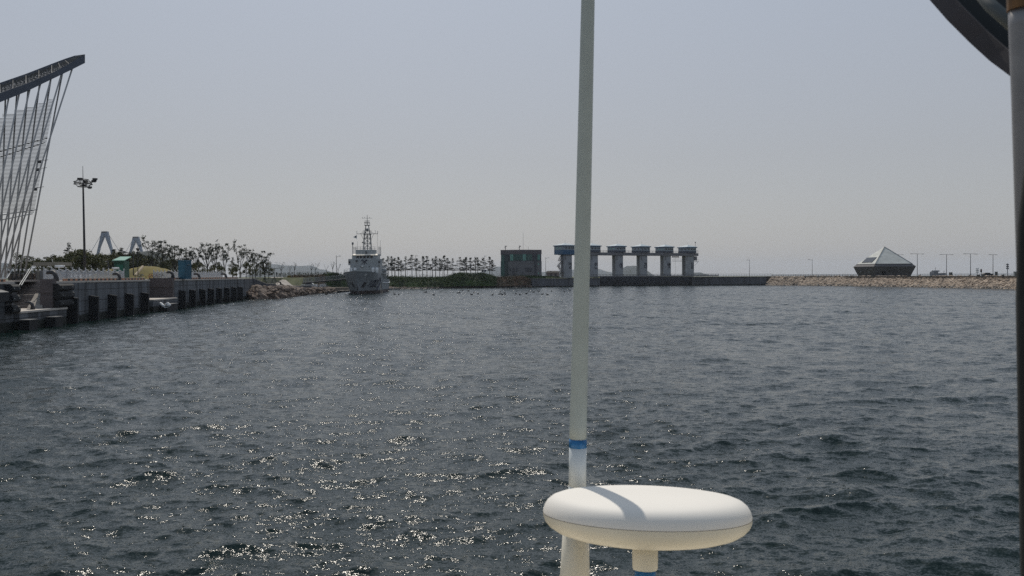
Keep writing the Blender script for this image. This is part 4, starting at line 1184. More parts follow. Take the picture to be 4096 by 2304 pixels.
mass('weeds', [(1975, 389, .9, 4.8, 10), (2020, 392, .9, 4.9, 10), (2060, 396, 1.0, 5.2, 10), (2095, 400, 1.2, 4.9, 9), (2120, 403, 1.4, 3.6, 6)], M_['rust'], 1500, .5, 43)
mass('shrubs', [(2075, 408, 3.6, 5.4, 6), (2120, 413, 3.9, 5.2, 6), (2180, 418, 4.0, 5.0, 6), (2240, 424, 4.1, 4.6, 4)], M_['shrub'], 700, .45, 44)
mass('shrubs', [(1285, 312, 1.6, 5.8, 9), (1312, 316, 1.6, 6.8, 9), (1340, 320, 1.6, 6.6, 9), (1365, 325, 1.6, 6.0, 9), (1410, 334, 1.4, 5.6, 9)], M_['shrub'], 900, .55, 45)
mass('weeds', [(1168, 268, 2.6, 5.6, 10), (1200, 286, 2.2, 5.9, 10), (1250, 300, 1.8, 6.0, 10), (1300, 310, 1.7, 6.0, 10)], M_['rust'], 900, .5, 46)
mass('weeds', [(1152, 277, 4.2, 5.7, 6), (1168, 272, 3.4, 5.4, 7), (1190, 272, 2.5, 5.2, 9)], M_['mound'], 260, .4, 47)
mass('weeds', [(1038, 246, 3.4, 4.6, 6), (1058, 250, 3.3, 4.8, 6), (1078, 258, 3.2, 5.0, 6)], M_['mound'], 200, .4, 48)
mass('weeds', [(40, 126, 5.0, 5.8, 5), (100, 126, 5.0, 5.9, 5), (165, 124, 5.0, 5.8, 5)], M_['rust'], 300, .3, 51)
# reeds and seedlings along the skyline of the banks
def reeds(pts, n, seed, m_):
    r = random.Random(seed); m = MB()
    for _ in range(n):
        i = r.randrange(len(pts) - 1); t = r.random(); a, b = pts[i], pts[i + 1]
        px, D, z, h = (a[k] + (b[k] - a[k]) * t for k in range(4)); p = at(px, D + r.uniform(0, 8), z); hh = h * r.uniform(.5, 1.2)
        q = p + Vector((r.uniform(-.2, .2), 0, hh)); m.cyl(p, q, .03, .02, 3, caps=False); leafclump(m, q, .18, 4, .26, r, 1.2)
    return tag(m.build('reeds', m_), kind='stuff')
reeds([(1115, 312, 5.2, 1.3), (1250, 320, 5.2, 1.6), (1390, 325, 5.0, 1.5)], 330, 5, M_['leaf'])
reeds([(1535, 384, 4.8, .9), (1800, 398, 4.8, 1.1), (2100, 410, 4.8, 1.2)], 260, 6, M_['leaf'])

# low rail behind the pines
th = thing('pipe_rail', 'long dark horizontal pipe rail running behind the row of pines', 'railing', at(1750, 470, 5))
m = MB(); m.cyl(P(1530, 1080, 470), P(1962, 1082, 480), .11, n=6); m.build('rail', M_['darksteel'], th, world=True)
for k in range(10):
    px = 1535 + k * 47
    m = MB(); m.cyl(P(px, 1080.5, 470 + k), at(px, 470 + k, 0), .08, n=5); m.build('rail_post', M_['darksteel'], th, world=True)
th = thing('notice_boards', 'pair of small dark notice boards among the last pines', 'notice board', at(1935, 425, 4.8))
for s in (-.6, .6):
    m = MB(); m.box((s, 0, 2.9), (.8, .08, 1.1)); m.build('board', mat('dark blue board', (.02, .03, .08), .5) if s > 0 else M_['darksteel'], th)
    m = MB(); m.cyl((s, .06, 0), (s, .06, 2.5), .05, n=5); m.build('leg', M_['darksteel'], th)

# ================================================================ PATROL SHIP
M_['hull'] = mat('light grey hull paint', (.26, .28, .30), .5, var=.08, scale=.35)
M_['boot'] = mat('dark boot topping', (.05, .035, .035), .6, var=.3, scale=.8)
M_['super'] = mat('grey superstructure paint', (.33, .35, .36), .5, var=.06, scale=.5)
M_['glass'] = mat('dark glass', (.012, .014, .017), .12)
M_['cream'] = mat('cream awning', (.75, .68, .58), .6)
M_['mast'] = mat('mast paint', (.16, .17, .18), .5)
M_['navy'] = mat('navy marking', (.02, .024, .045), .5)
ship = thing('patrol_ship', 'grey patrol ship with lattice mast moored bow-on beside the grass bank', 'patrol ship', (-46.55, 265, 0), math.atan(.036))
LS = 55.0
def stem_y(z): return max(-.6, 4.0 - .6 * z)
def sheer(y):
    return 7.0 - .055 * y if y < 25 else 7.0 - .055 * 25
def half(y, z):
    ys = stem_y(z); 
    if y <= ys: return 0.0
    f = max(0, min(1, z / 6.5)); Lent = 19 - 8.5 * f; B = 4.75 + .5 * f
    u = min(1, (y - ys) / Lent); h = B * math.sin(math.pi / 2 * u) ** (1.0 - .22 * f)
    if y > 44: h *= 1 - .16 * ((y - 44) / 11) ** 2
    if z < 0: h *= 1 + z * .1
    return h
ST = [-.6, -.2, .3, 1, 1.8, 2.6, 3.4, 4.2, 5.2, 6.5, 8, 10, 12.5, 15, 18, 21, 24.5, 26.5, 30, 35, 40, 44, 48, 52, 55]
ZL = [-1, 0, .5, 1.0, 1.7, 2.5, 3.3, 4.2, 5.2, 6.1, 7.2]
def top_z(y): return sheer(y) + (.0) if y <= 24.6 else 4.35 + .1 * math.sin((y - 26) / 29 * math.pi / 2) * 0
def hull_part(z0i, z1i, lo, hi, mm, name):
    m = MB(); vs = {}
    def vid(sgn, i, j):
        k = (sgn, i, j)
        if k not in vs:
            y = ST[i]; tz = top_z(y)
            z = lo + (hi(y) - lo) * j / 8 if hi else lo + (tz - lo) * j / 8
            yy = max(y, stem_y(z)) if y < 10 else y
            yy = stem_y(z) + (yy - stem_y(z)) if y > stem_y(z) else stem_y(z)
            vs[k] = len(m.v); m.v.append((sgn * half(yy, z), yy, z))
        return vs[k]
    for sgn in (-1, 1):
        for i in range(len(ST) - 1):
            for j in range(8):
                f = (vid(sgn, i, j), vid(sgn, i + 1, j), vid(sgn, i + 1, j + 1), vid(sgn, i, j + 1))
                m.f.append(f if sgn < 0 else f[::-1]); m.mi.append(0)
    n = len(ST) - 1
    for j in range(8): m.f.append((vid(1, n, j), vid(1, n, j + 1), vid(-1, n, j + 1), vid(-1, n, j))); m.mi.append(0)
    return m.build(name, mm, ship)
hull_o = hull_part(0, 0, 1.0, None, M_['hull'], 'hull')
hull_part(0, 0, -1.0, lambda y: 1.0, M_['boot'], 'boot_topping')
# decks
m = MB(); ys = [0.2, 1, 2, 3.5, 5, 7, 10, 14, 18, 24.5]
vs = [(s * max(0, half(y, sheer(y)) - .05), y, sheer(y) - .25) for y in ys for s in (-1, 1)]
m.add(vs, [(2 * i, 2 * i + 1, 2 * i + 3, 2 * i + 2) for i in range(len(ys) - 1)]); 
m.add([(-5.1, 24.5, 5.5), (5.1, 24.5, 5.5), (5.1, 24.5, 3.4), (-5.1, 24.5, 3.4)], [(0, 1, 2, 3)])
m.add([(-5.1, 24.5, 3.42), (5.1, 24.5, 3.42), (4.4, 54.9, 3.42), (-4.4, 54.9, 3.42)], [(0, 1, 2, 3)])
m.build('deck', mat('deck green grey', (.12, .15, .14), .8), ship)
# bulwark rope / fendering strake
m = MB(); ys = [25 + k * 2 for k in range(16)]
m.tube([(half(y, 3.5) + .12, y, 3.35 - .25 * math.sin((y - 25) / 30 * math.pi)) for y in ys], .13, 6)
m.build('rubbing_strake', M_['white'], ship)
# hull number, stripe, anchors: marks that follow the hull plating
def hull_pt(u, z, sgn=1, off=.03): 
    h = half(u, z); return Vector((sgn * (h + off), u, z))
def hull_stroke(m, pts, w_, sgn=1, thick=.05, horiz=True):
    for (ya, za), (yb, zb) in zip(pts, pts[1:]):
        n = 4
        for k in range(n):
            y0, z0 = ya + (yb - ya) * k / n, za + (zb - za) * k / n; y1, z1 = ya + (yb - ya) * (k + 1) / n, za + (zb - za) * (k + 1) / n
            dy, dz = y1 - y0, z1 - z0; L = math.hypot(dy, dz) or 1; ny, nz_ = -dz / L * w_ / 2, dy / L * w_ / 2
            q = [(y0 - ny, z0 - nz_), (y1 - ny, z1 - nz_), (y1 + ny, z1 + nz_), (y0 + ny, z0 + nz_)]
            m.hexa([hull_pt(a, b, sgn, -.02) for a, b in q], [hull_pt(a, b, sgn, thick) for a, b in q])
m = MB()
def digit(ch, y0, z0, wd, hg):
    sl = 1.1    # slant
    X = lambda u, v: (y0 + u * wd + v * sl, z0 + v * hg)
    if ch == '1': P_ = [[X(.5, 0), X(.5, 1)], [X(.1, .78), X(.5, 1)]]
    if ch == '0': P_ = [[X(0, .12), X(0, .88), X(.25, 1), X(.75, 1), X(1, .88), X(1, .12), X(.75, 0), X(.25, 0), X(0, .12)]]
    if ch == '2': P_ = [[X(0, .85), X(.25, 1), X(.8, 1), X(1, .8), X(.95, .55), X(0, 0), X(1, 0)]]
    for p in P_: hull_stroke(m, p, .36, thick=.08)
for i, ch in enumerate('1002'): digit(ch, 6.9 + i * 1.75, 2.15, 1.15, 2.0)
m.build('hull_number', M_['navy'], ship)
m = MB(); hull_stroke(m, [(15.0, 1.05), (19.0, 4.6)], 1.25); m.build('slanted_stripe', mat('slanted hull stripe', (.05, .055, .11), .5), ship)
for s in (-1, 1):
    m = MB(); m.hexa([hull_pt(a, b, s, -.02) for a, b in ((4.2, 2.0), (5.8, 2.0), (5.9, 3.6), (4.6, 3.7))], [hull_pt(a, b, s, .18) for a, b in ((4.2, 2.1), (5.6, 2.1), (5.8, 3.5), (4.7, 3.6))])
    m.build('anchor', M_['darksteel'], ship)
    m = MB(); m.hexa([hull_pt(a, b, s, -.02) for a, b in ((3.0, 5.6), (3.7, 5.6), (3.7, 6.0), (3.0, 6.0))], [hull_pt(a, b, s, .1) for a, b in ((3.0, 5.6), (3.7, 5.6), (3.7, 6.0), (3.0, 6.0))])
    m.build('fairlead', M_['white'] if s > 0 else M_['galv'], ship)
m = MB(); m.prism([(-.16, 2.6), (.16, 2.6), (.16, 4.2), (-.16, 4.2)], 0, 2.4)
m.build('stem_bar', M_['darksteel'], ship)
# superstructure
def blk(name, x0, x1, y0, y1, z0, z1, mm=None, taper=0.0, par=None):
    q = MB(); q.hexa([(x0, y0, z0), (x1, y0, z0), (x1, y1, z0), (x0, y1, z0)], [(x0 + taper, y0 + taper * .6, z1), (x1 - taper, y0 + taper * .6, z1), (x1 - taper, y1, z1), (x0 + taper, y1, z1)])
    return q.build(name, mm or M_['super'], par or ship)
blk('forward_deckhouse', -4.45, 4.45, 18.5, 33, 5.4, 9.0)
br = MB()
br.prism([(-5.3, 20.2), (-4.9, 19.0), (4.9, 19.0), (5.3, 20.2), (5.3, 23.5), (-5.3, 23.5)], 9.0, 10.95); br.build('bridge_wing', M_['super'], ship)
for s in (-1, 1):
    m = MB(); m.box((s * 4.75, 18.96, 9.95), (.55, .12, .75)); m.build('wing_light_box', M_['darksteel'], ship)
m = MB(); m.prism([(-4.15, 20.6), (-3.7, 19.6), (3.7, 19.6), (4.15, 20.6), (4.15, 27), (-4.15, 27)], 10.952, 12.15)
wh = m.build('wheelhouse', M_['super'], ship)
for k in range(7):
    x = -3.35 + k * 1.117 
    m = MB(); m.box((x, 19.56 + (.35 if k in (0, 6) else 0), 11.62), (.84, .1, .74)); m.build('bridge_window', M_['glass'], wh)
m = MB(); m.hexa([(-4.2, 19.3, 12.16), (4.2, 19.3, 12.16), (4.2, 22, 12.16), (-4.2, 22, 12.16)], [(-3.6, 21.0, 12.62), (3.9, 21.0, 12.62), (3.9, 22, 12.62), (-3.6, 22, 12.62)]); m.build('cream_visor', M_['cream'], ship)
blk('flying_bridge_screen', -3.05, 3.15, 21.2, 21.35, 12.64, 13.95)
blk('flying_bridge_side', -3.05, -2.95, 21.36, 26, 12.64, 13.95); blk('flying_bridge_side', 3.05, 3.15, 21.36, 26, 12.64, 13.95)
blk('upper_deck', -4.15, 4.15, 22.01, 30, 12.16, 12.6)
m = MB()
for z in (14.4, 14.9):
    for a, b in (((-3, 21.2), (3.1, 21.2)), ((3.1, 21.2), (3.1, 26)), ((-3, 21.2), (-3, 26)), ((4.1, 22), (4.1, 30)), ((-4.1, 22), (-4.1, 30))): m.cyl((*a, z), (*b, z), .035, n=5)
for x in (-3, -1.5, 0, 1.5, 3.1): m.cyl((x, 21.2, 13.9), (x, 21.2, 14.95), .04, n=5)
for y in (22, 24, 26, 28, 30):
    for s in (-1, 1): m.cyl((s * 4.1, y, 12.5), (s * 4.1, y, 14.95), .04, n=5)
m.build('upper_railing', M_['mast'], ship)
# forecastle railing
m = MB()
for s in (-1, 1):
    yy = [.6, 2, 4, 6.5, 9, 12, 15, 18, 21]
    for z in (.45, .9): m.tube([(s * max(0, half(y, sheer(y)) - .1), y, sheer(y) + z) for y in yy], .03, 4)
    for y in yy: m.cyl((s * max(0, half(y, sheer(y)) - .1), y, sheer(y)), (s * max(0, half(y, sheer(y)) - .1), y, sheer(y) + .92), .03, n=4)
m.build('forecastle_railing', M_['galv'], ship)
# emblem on the bridge front: plain dark wing and shield shape
m = MB()
for s in (-1, 1):
    m.hexa([(s * .08, 18.9, 10.0), (s * 1.15, 18.9, 10.45), (s * 1.15, 18.98, 10.45), (s * .08, 18.98, 10.0)], [(s * .08, 18.9, 10.35), (s * .8, 18.9, 10.8), (s * .8, 18.98, 10.8), (s * .08, 18.98, 10.35)])
    m.beam((s * .25, 18.94, 9.98), (s * .95, 18.94, 9.25), .06, .16)
    m.beam((s * .15, 18.94, 10.75), (s * .55, 18.94, 10.88), .06, .12)
m.box((0, 18.94, 9.95), (.5, .08, .5)); m.box((0, 18.94, 9.4), (.22, .08, .5)); m.build('emblem', M_['navy'], ship)
m = MB(); m.lathe([(0, .3), (.28, .22), (.33, 0), (.2, -.3), (0, -.35)], c=(-2.4, 18.7, 10.35), n=10); m.build('searchlight', M_['darksteel'], ship, smooth=True)
m = MB(); m.box((.35, 21.0, 13.0), (.35, .3, .9)); m.build('horn', M_['darksteel'], ship)
for x in (-2.9, -1.0, 1.6):
    m = MB(); m.cyl((x, 18.42, 8.5), (x, 18.5, 8.5), .17, n=10); m.build('porthole', M_['glass'], ship)
m = MB(); m.lathe([(0, .25), (.24, .15), (.28, 0), (.2, -.2), (0, -.25)], c=(-.6, 18.2, 8.55), n=10); m.build('deck_light', mat('bright reflector', (.9, .9, .88), .15), ship, smooth=True)
# white life raft drums on the forecastle
for x in (-4.05, -2.75, 2.95, 4.15):
    m = MB(); m.lathe([(0, 2.15), (.3, 2.08), (.48, 1.9), (.48, .1), (.42, 0)], c=(x, 17.6, 6.05 if x < 0 else 6.05), n=12); m.build('raft_drum', M_['white'], ship, smooth=True)
m = MB(); m.box((-.4, 15.5, 6.75), (5.2, .12, 1.3)); m.build('breakwater', M_['super'], ship)
m = MB(); m.box((3.6, 17.7, 6.2), (1.9, .6, .25)); m.build('winch', M_['darksteel'], ship)
# aft part of the superstructure, stepping down
blk('aft_deckhouse', -4.3, 4.6, 33.01, 42, 3.45, 8.6); blk('aft_deckhouse', -3.6, 3.8, 42.01, 49, 3.45, 6.0)
blk('boat_deck', -4.9, 5.2, 27, 44, 6.1, 6.35)
m = MB(); m.prism([(-1.3, 33.5), (1.3, 33.5), (1.3, 37), (-1.3, 37)], 8.61, 12); m.build('funnel', M_['super'], ship)
m = MB()
for y in (27, 30, 33, 36, 39, 42): m.cyl((5.05, y, 4.3), (5.05, y, 7.2), .06, n=5)
m.tube([(5.05, 27, 7.2), (5.05, 42, 7.2)], .04, 5); m.build('side_stanchions', M_['super'], ship)
m = MB(); m.lathe([(0, .0)], n=4) if False else None
m = MB(); m.tube([(4.6, 31, 7.3), (4.7, 31.5, 7.5), (4.7, 36.5, 7.5), (4.6, 37, 7.3)], [.3, .65, .65, .3], 10); m.build('rescue_boat', mat('grey boat cover', (.28, .3, .32), .7), ship, smooth=True)
for y in (32, 36):
    m = MB(); m.tube([(4.2, y, 6.4), (4.5, y, 8.6), (5.5, y, 8.9)], .09, 6); m.build('davit', M_['super'], ship)
for k, y in enumerate((29, 32, 35.5, 39)):
    m = MB(); m.box((4.62 if y > 33 else 4.47, y, 5.1), (.08, .9, .9)); m.build('side_window', M_['glass'], ship)
# pole with ball on the starboard wing
m = MB(); m.cyl((-4.1, 22, 12.5), (-4.1, 22, 15.6), .11, n=8); m.lathe([(0, .45), (.25, .4), (.33, .2), (.33, -.2), (.2, -.4), (0, -.45)], c=(-4.1, 22, 16.0), n=10); m.build('ball_antenna', M_['mast'], ship)
for x, z1 in ((4.3, 15.3), (3.6, 19.5), (4.55, 17.2), (-2.9, 16.8)):
    m = MB(); m.cyl((x, 24.5, 12.6), (x, 24.5, z1), .03, n=4); m.build('whip_antenna', M_['mast'], ship)
# lattice mast
MY = 27.0
mast = thing('lattice_mast', None, None); mast.parent = ship
def lat(z):    # half width of the lattice
    return 1.4 + (.95 - 1.4) * (z - 12.6) / (19.3 - 12.6) if z < 19.3 else .85 + (.42 - .85) * (z - 19.3) / 2.8
m = MB()
for sx in (-1, 1):
    for sy in (-1, 1):
        m.cyl((sx * 1.4, MY + sy * 1.2, 12.6), (sx * .95, MY + sy * .8, 19.3), .1, n=6)
        m.cyl((sx * .85, MY + sy * .7, 19.3), (sx * .42, MY + sy * .35, 22.1), .085, n=6)
zs = [12.7, 14.6, 16.2, 17.8, 19.2]
for za, zb in zip(zs, zs[1:]):
    for sy in (-1, 1):
        wa, wb = lat(za), lat(zb)
        m.cyl((-wb, MY + sy * wb * .84, zb), (wb, MY + sy * wb * .84, zb), .055, n=5)
        m.cyl((-wa, MY + sy * wa * .84, za), (wb, MY + sy * wb * .84, zb), .045, n=5); m.cyl((wa, MY + sy * wa * .84, za), (-wb, MY + sy * wb * .84, zb), .045, n=5)
m.cyl((0, MY, 12.6), (0, MY, 19.3), .14, n=6)
m.build('lattice_frame', M_['mast'], mast)
m = MB(); m.box((0, MY, 19.3), (2.6, 2.2, .25)); m.box((0, MY, 22.15), (1.7, 1.4, .22)); m.build('platform', M_['mast'], mast)
m = MB(); m.beam((-3.5, MY, 19.35), (3.5, MY, 19.35), .14)
for s in (-1, 1):
    m.cyl((s * .85, MY, 16.6), (s * 2.1, MY, 19.3), .05, n=5); m.cyl((s * .9, MY, 20.1), (s * 2.4, MY, 19.4), .04, n=5)
    m.cyl((s * 3.4, MY, 19.3), (s * 3.4, MY, 20.3), .07, n=5)
m.cyl((2.7, MY, 19.3), (2.7, MY, 20.2), .05, n=5); m.cyl((2.7, MY, 20.2), (2.5, MY, 20.6), .04, n=5)
m.build('lower_yard', M_['mast'], mast)
m = MB(); m.cyl((0, MY, 22.1), (0, MY, 25.6), .13, .06, n=6); m.beam((-1.7, MY, 24.5), (1.7, MY, 24.5), .08)
for x in (-1.6, -.8, .8): m.cyl((x, MY, 24.5), (x, MY, 24.9), .06, n=5)
m.build('topmast', M_['mast'], mast)
m = MB(); m.beam((-.85, MY - .8, 23.1), (.85, MY - .8, 23.1), .26, .2); m.beam((-.85, MY, 23.6), (.85, MY, 23.6), .13); m.build('radar_bar', M_['darksteel'], mast)
m = MB()
for z0 in (19.5, 22.3):
    w_ = 1.3 if z0 < 20 else .8
    for dz in (.45, .9):
        for sy in (-1, 1): m.cyl((-w_, MY + sy * w_ * .8, z0 + dz), (w_, MY + sy * w_ * .8, z0 + dz), .03, n=4)
    for sx in (-1, 1):
        for sy in (-1, 1): m.cyl((sx * w_, MY + sy * w_ * .8, z0), (sx * w_, MY + sy * w_ * .8, z0 + .9), .03, n=4)
m.build('platform_railing', M_['mast'], mast)
m = MB(); m.lathe([(0, .55), (.35, .45), (.45, 0), (.3, -.45), (0, -.5)], c=(.05, MY - .5, 20.6), n=10); m.build('radome', M_['mast'], mast, smooth=True)
for x, y, z in ((-1.55, MY, 16.5), (.05, MY - 1.1, 18.1), (-.5, MY - .8, 19.8)):
    m = MB(); m.lathe([(0, .3), (.22, .15), (.22, -.15), (0, -.25)], c=(x, y, z), n=8); m.beam((x, y, z), (x * .5, y, z), .06); m.build('navigation_light', M_['darksteel'], mast)
m = MB(); m.lathe([(0, 0)], n=3) if False else None
fl = MB(); fl.add([(-3.45, MY, 19.0), (-4.0, MY + .2, 18.65), (-4.7, MY - .1, 18.3), (-4.1, MY + .1, 18.0), (-3.45, MY, 17.75)], [(0, 1, 2, 3, 4)])
fl.add([(-3.45, MY + .03, 19.0), (-4.0, MY + .23, 18.65), (-4.7, MY - .07, 18.3), (-4.1, MY + .13, 18.0), (-3.45, MY + .03, 17.75)], [(4, 3, 2, 1, 0)])
flag = thing('flag', 'small white flag with dark centre flying from the left yardarm of the patrol ship', 'flag', (0, 0, 0))
flag.location = ship.location; flag.rotation_euler = ship.rotation_euler
fl.build('flag_cloth', M_['white'], flag)
m = MB(); m.box((-3.85, MY - .03, 18.45), (.42, .12, .45)); m.build('flag_mark', M_['navy'], flag)
m = MB(); m.cyl((-3.43, MY, 19.3), (-3.43, MY, 17.4), .015, n=4); m.build('halyard', M_['mast'], flag)
# mooring ropes
def rope(pts, lbl, r_=.09):
    th = thing('mooring_rope', lbl, 'rope', pts[0], 0, 'mooring ropes of the patrol ship')
    MB().tube(pts, r_, 6).build('rope', M_['rubber'], th, world=True)
def shp(x, y, z): 
    c_, s_ = math.cos(math.atan(.036)), math.sin(math.atan(.036)); return Vector((-46.55 + x * c_ - y * s_, 265 + x * s_ + y * c_, z))
def sag(a, b, d, n=8): return [a.lerp(b, k / n) - Vector((0, 0, d * 4 * (k / n) * (1 - k / n))) for k in range(n + 1)]
rope(sag(shp(5.0, 17, 5.4), at(1525, 272, -.2), .2), 'steeper of the two dark ropes hanging from the ship side to the water')
rope(sag(shp(5.1, 19, 5.3), at(1531, 275, -.2), .5), 'slacker dark rope hanging beside the steep one on the ship side')
rope(sag(at(1125, 234, 3.5), at(1290, 272, .3), 1.0) + sag(at(1290, 272, .3), shp(-4, 5, .8), .3)[1:], 'long dark rope from the low wall bollard over the boulders to the ship', .11)
# gangway
gw = thing('gangway', 'long railed gangway rising from the boat yard to the left side of the ship', 'gangway', at(1290, 272, 2))
ga, gb = P(1216, 1132, 258), P(1386, 1117, 284)
m = MB(); m.beam(ga, gb, 1.0, .35); m.build('walkway', M_['darksteel'], gw, world=True)
for s in (-.5, .5):
    for q in range(4):
        m = MB(); o_ = Vector((s * .16, s, .35 + q * .33)); m.beam(ga + o_, gb + o_, .09); m.build('rail', M_['galv'], gw, world=True)
m = MB()
for k in range(13):
    p = ga.lerp(gb, k / 12)
    for s in (-.5, .5): m.cyl(p + Vector((0, s, 0)), p + Vector((0, s, 1.4)), .035, n=4)
m.build('rail_posts', M_['galv'], gw, world=True)
# low mooring pontoons
for a, b, D, l in (((1355, 1163), (1390, 1165), 300, 'low pale pontoon left of the ship bow'), ((1552, 1158), (1600, 1157), 352, 'low pale pontoon right of the ship stern')):
    th = thing('pontoon', l, 'pontoon', at((a[0] + b[0]) / 2, D, 0))
    m = MB(); m.beam(at(a[0], D, .25), at(b[0], D + 4, .25), 1.4, .5); m.build('float_body', M_['darksteel'], th, world=True)
    m = MB(); m.beam(at(a[0], D, .55), at(b[0], D + 4, .55), 1.3, .08); m.build('deck_plank', M_['cap'], th, world=True)

# ================================================================ BUILDINGS right of the ship
CBD = 420
th = thing('control_building', 'grey two storey control building with curved front and green glass band', 'building', at(2084, CBD + 6, 4.1), 0)
ox, oy = th.location.x, th.location.y
def bx_(px, D): v = at(px, D); return (v.x - ox, v.y - oy)
zt = zat(2084, 999, CBD) - 4.1
MW = mat('grey building panels', (.14, .14, .15), .7, var=.08, scale=.3); MWd = mat('dark building panels', (.06, .062, .075), .6)
def facade_x(t): return -9.6 + 19.4 * t
cur = []
for k in range(17):
    t = k / 16; x = -5.9 + 11.9 * t; y = -5 - 2.2 * math.sin(math.pi * t); cur.append((x, y))
body = [(-9.7, -4.6), (-5.9, -5)] + cur[1:-1] + [(6.0, -5), (9.8, -4.4), (9.8, 9), (-9.7, 9)]
MB().prism(body, 0, zt * .60).build('lower_wall', MW, th)
def scaled(poly, k): return [(x * k, y * k) for x, y in poly]
MB().prism(scaled(body, .985), zt * .60 + .002, zt * .845).build('upper_wall', MWd, th)
MB().prism(body, zt * .845 + .002, zt).build('parapet', mat('parapet panels', (.11, .095, .105), .7, var=.1, scale=.3), th)
glass_g = mat('green tinted glass', (.018, .085, .075), .15); glass_l = mat('green glass painted lit', (.14, .34, .29), .2)  # second glass is a paler copy, its lit look put into the base colour
for k in range(14):
    a, b = cur[1 + k], cur[2 + k] if 2 + k < 17 else cur[16]
    q = MB(); mm = glass_l if k in (0, 1, 8, 9) else glass_g
    q.hexa([(a[0] + .06, a[1] * 1.0 - .02, zt * .62), (b[0] - .06, b[1] - .02, zt * .62), (b[0] - .06, b[1] + .3, zt * .62), (a[0] + .06, a[1] + .3, zt * .62)], [(a[0] + .06, a[1] - .02, zt * .84), (b[0] - .06, b[1] - .02, zt * .84), (b[0] - .06, b[1] + .3, zt * .84), (a[0] + .06, a[1] + .3, zt * .84)])
    q.build('window_pane', mm, th)
for x0, x1, z0, z1, mm, nm in ((-9.5, -7.9, .3, zt * .82, glass_g, 'stair_glazing'), (-7.85, -6.0, .3, zt * .82, mat('dark glazing', (.012, .03, .035), .2), 'stair_glazing'), (6.2, 7.4, .3, zt * .84, MWd, 'dark_pier'),
        (6.35, 6.75, zt * .63, zt * .83, glass_l, 'window_pane'), (7.9, 8.3, zt * .63, zt * .83, glass_l, 'window_pane'), (8.5, 8.9, zt * .63, zt * .83, glass_l, 'window_pane'),
        (8.0, 8.5, zt * .46, zt * .52, glass_l, 'window_pane'), (8.0, 8.5, zt * .14, zt * .2, glass_l, 'window_pane')):
    q = MB(); yb = -4.85 if x0 < 0 else -4.95 + .6 * (x0 - 6) / 3.8 * .9; q.box(((x0 + x1) / 2, yb - .03, (z0 + z1) / 2), (x1 - x0, .25, z1 - z0)); q.build(nm, mm, th)
def front_y(x):
    t = (x + 5.9) / 11.9; return -5 - 2.2 * math.sin(math.pi * max(0, min(1, t)))
for x0, x1, z0, z1, nm in ((-5.6, -4.9, zt * .25, zt * .36, 'window_pane'), (-4.2, -3.1, zt * .02, zt * .36, 'door'), (-2.6, -1.8, zt * .24, zt * .36, 'window_pane'), (2.0, 4.0, zt * .24, zt * .37, 'window_pane'), (4.2, 5.2, zt * .24, zt * .37, 'window_pane')):
    q = MB(); xm = (x0 + x1) / 2; q.box((xm, front_y(xm) - .05, (z0 + z1) / 2), (x1 - x0, .3, z1 - z0), math.atan2(front_y(x1) - front_y(x0), x1 - x0)); q.build(nm, MWd, th)
for x, h_ in ((-7.4, 1.9), (-.6, 1.9)):
    q = MB(); q.cyl((x, 0, zt), (x, 0, zt + h_), .12, n=6); q.box((x + .15, 0, zt + h_), (.9, .5, .35), .3); q.box((x - .2, 0, zt + h_ * .6), (.5, .4, .4)); q.build('roof_camera', M_['darksteel'], th)
for x, h_ in ((1.1, 8.5), (3.6, 1.6)):
    q = MB(); q.cyl((x, 0, zt), (x, 0, zt + h_), .05, n=4); q.build('roof_antenna', M_['mast'], th)
# small hut
th = thing('brick_hut', 'small beige hut with dark hipped roof between the control building and the sluice gates', 'hut', at(2209, 428, 4.2))
q = MB(); q.box((.2, 0, 1.3), (6.0, 4, 2.6)); q.build('hut_wall', mat('beige brick', (.24, .19, .17), .85, var=.15, scale=1.5), th)
q = MB(); q.hexa([(-3.7, -2.5, 2.55), (3.9, -2.5, 2.55), (3.9, 2.5, 2.55), (-3.7, 2.5, 2.55)], [(-2.3, -.8, 3.35), (2.6, -.8, 3.35), (2.6, .8, 3.35), (-2.3, .8, 3.35)]); q.build('hut_roof', M_['kerbdark'], th)
for x in (-.6, 1.6):
    q = MB(); q.box((x, -2.02, 1.4), (1.0, .08, 1.0)); q.build('window_pane', M_['glass'], th)
q = MB(); q.box((-2.75, -1.2, 1.2), (.08, 1.0, 2.2)); q.build('door', M_['darksteel'], th)

# ---------------------------------------------------------------- sluice gates
SG = thing('sluice_gate', 'six white lettered gate towers joined by a beam, with blue roofed winch houses on top', 'sluice gate', (27.04, 440, 5.3))
SA, SBv = 13.58, 7.45
sang = math.atan2(SBv, SA)
U = Vector((math.cos(sang), math.sin(sang), 0)); V = Vector((-math.sin(sang), math.cos(sang), 0))
SP = math.hypot(SA, SBv)
ZB = 4.4
M_['pier'] = mat('white painted pier', (.30, .31, .335), .8, var=.08, scale=.4)
M_['beam'] = mat('grey girder', (.17, .165, .18), .8, var=.1, scale=.4)
M_['winch'] = mat('pale blue-grey wall', (.25, .285, .32), .7, var=.05, scale=.5)
M_['bluet'] = mat('blue trim', (.016, .085, .18), .5); M_['roofb'] = mat('pale blue metal roof', (.30, .37, .42), .6)
M_['dkband'] = mat('dark blue grey band', (.05, .06, .09), .6)
def SPT(u, v, z): 
    p = Vector((27.04, 440, 0)) + U * u + V * v; return Vector((p.x, p.y, z))
def sbox(u0, u1, v0, v1, z0, z1): return MB().prism([SPT(u0, v0, 0).xy, SPT(u1, v0, 0).xy, SPT(u1, v1, 0).xy, SPT(u0, v1, 0).xy], z0, z1)
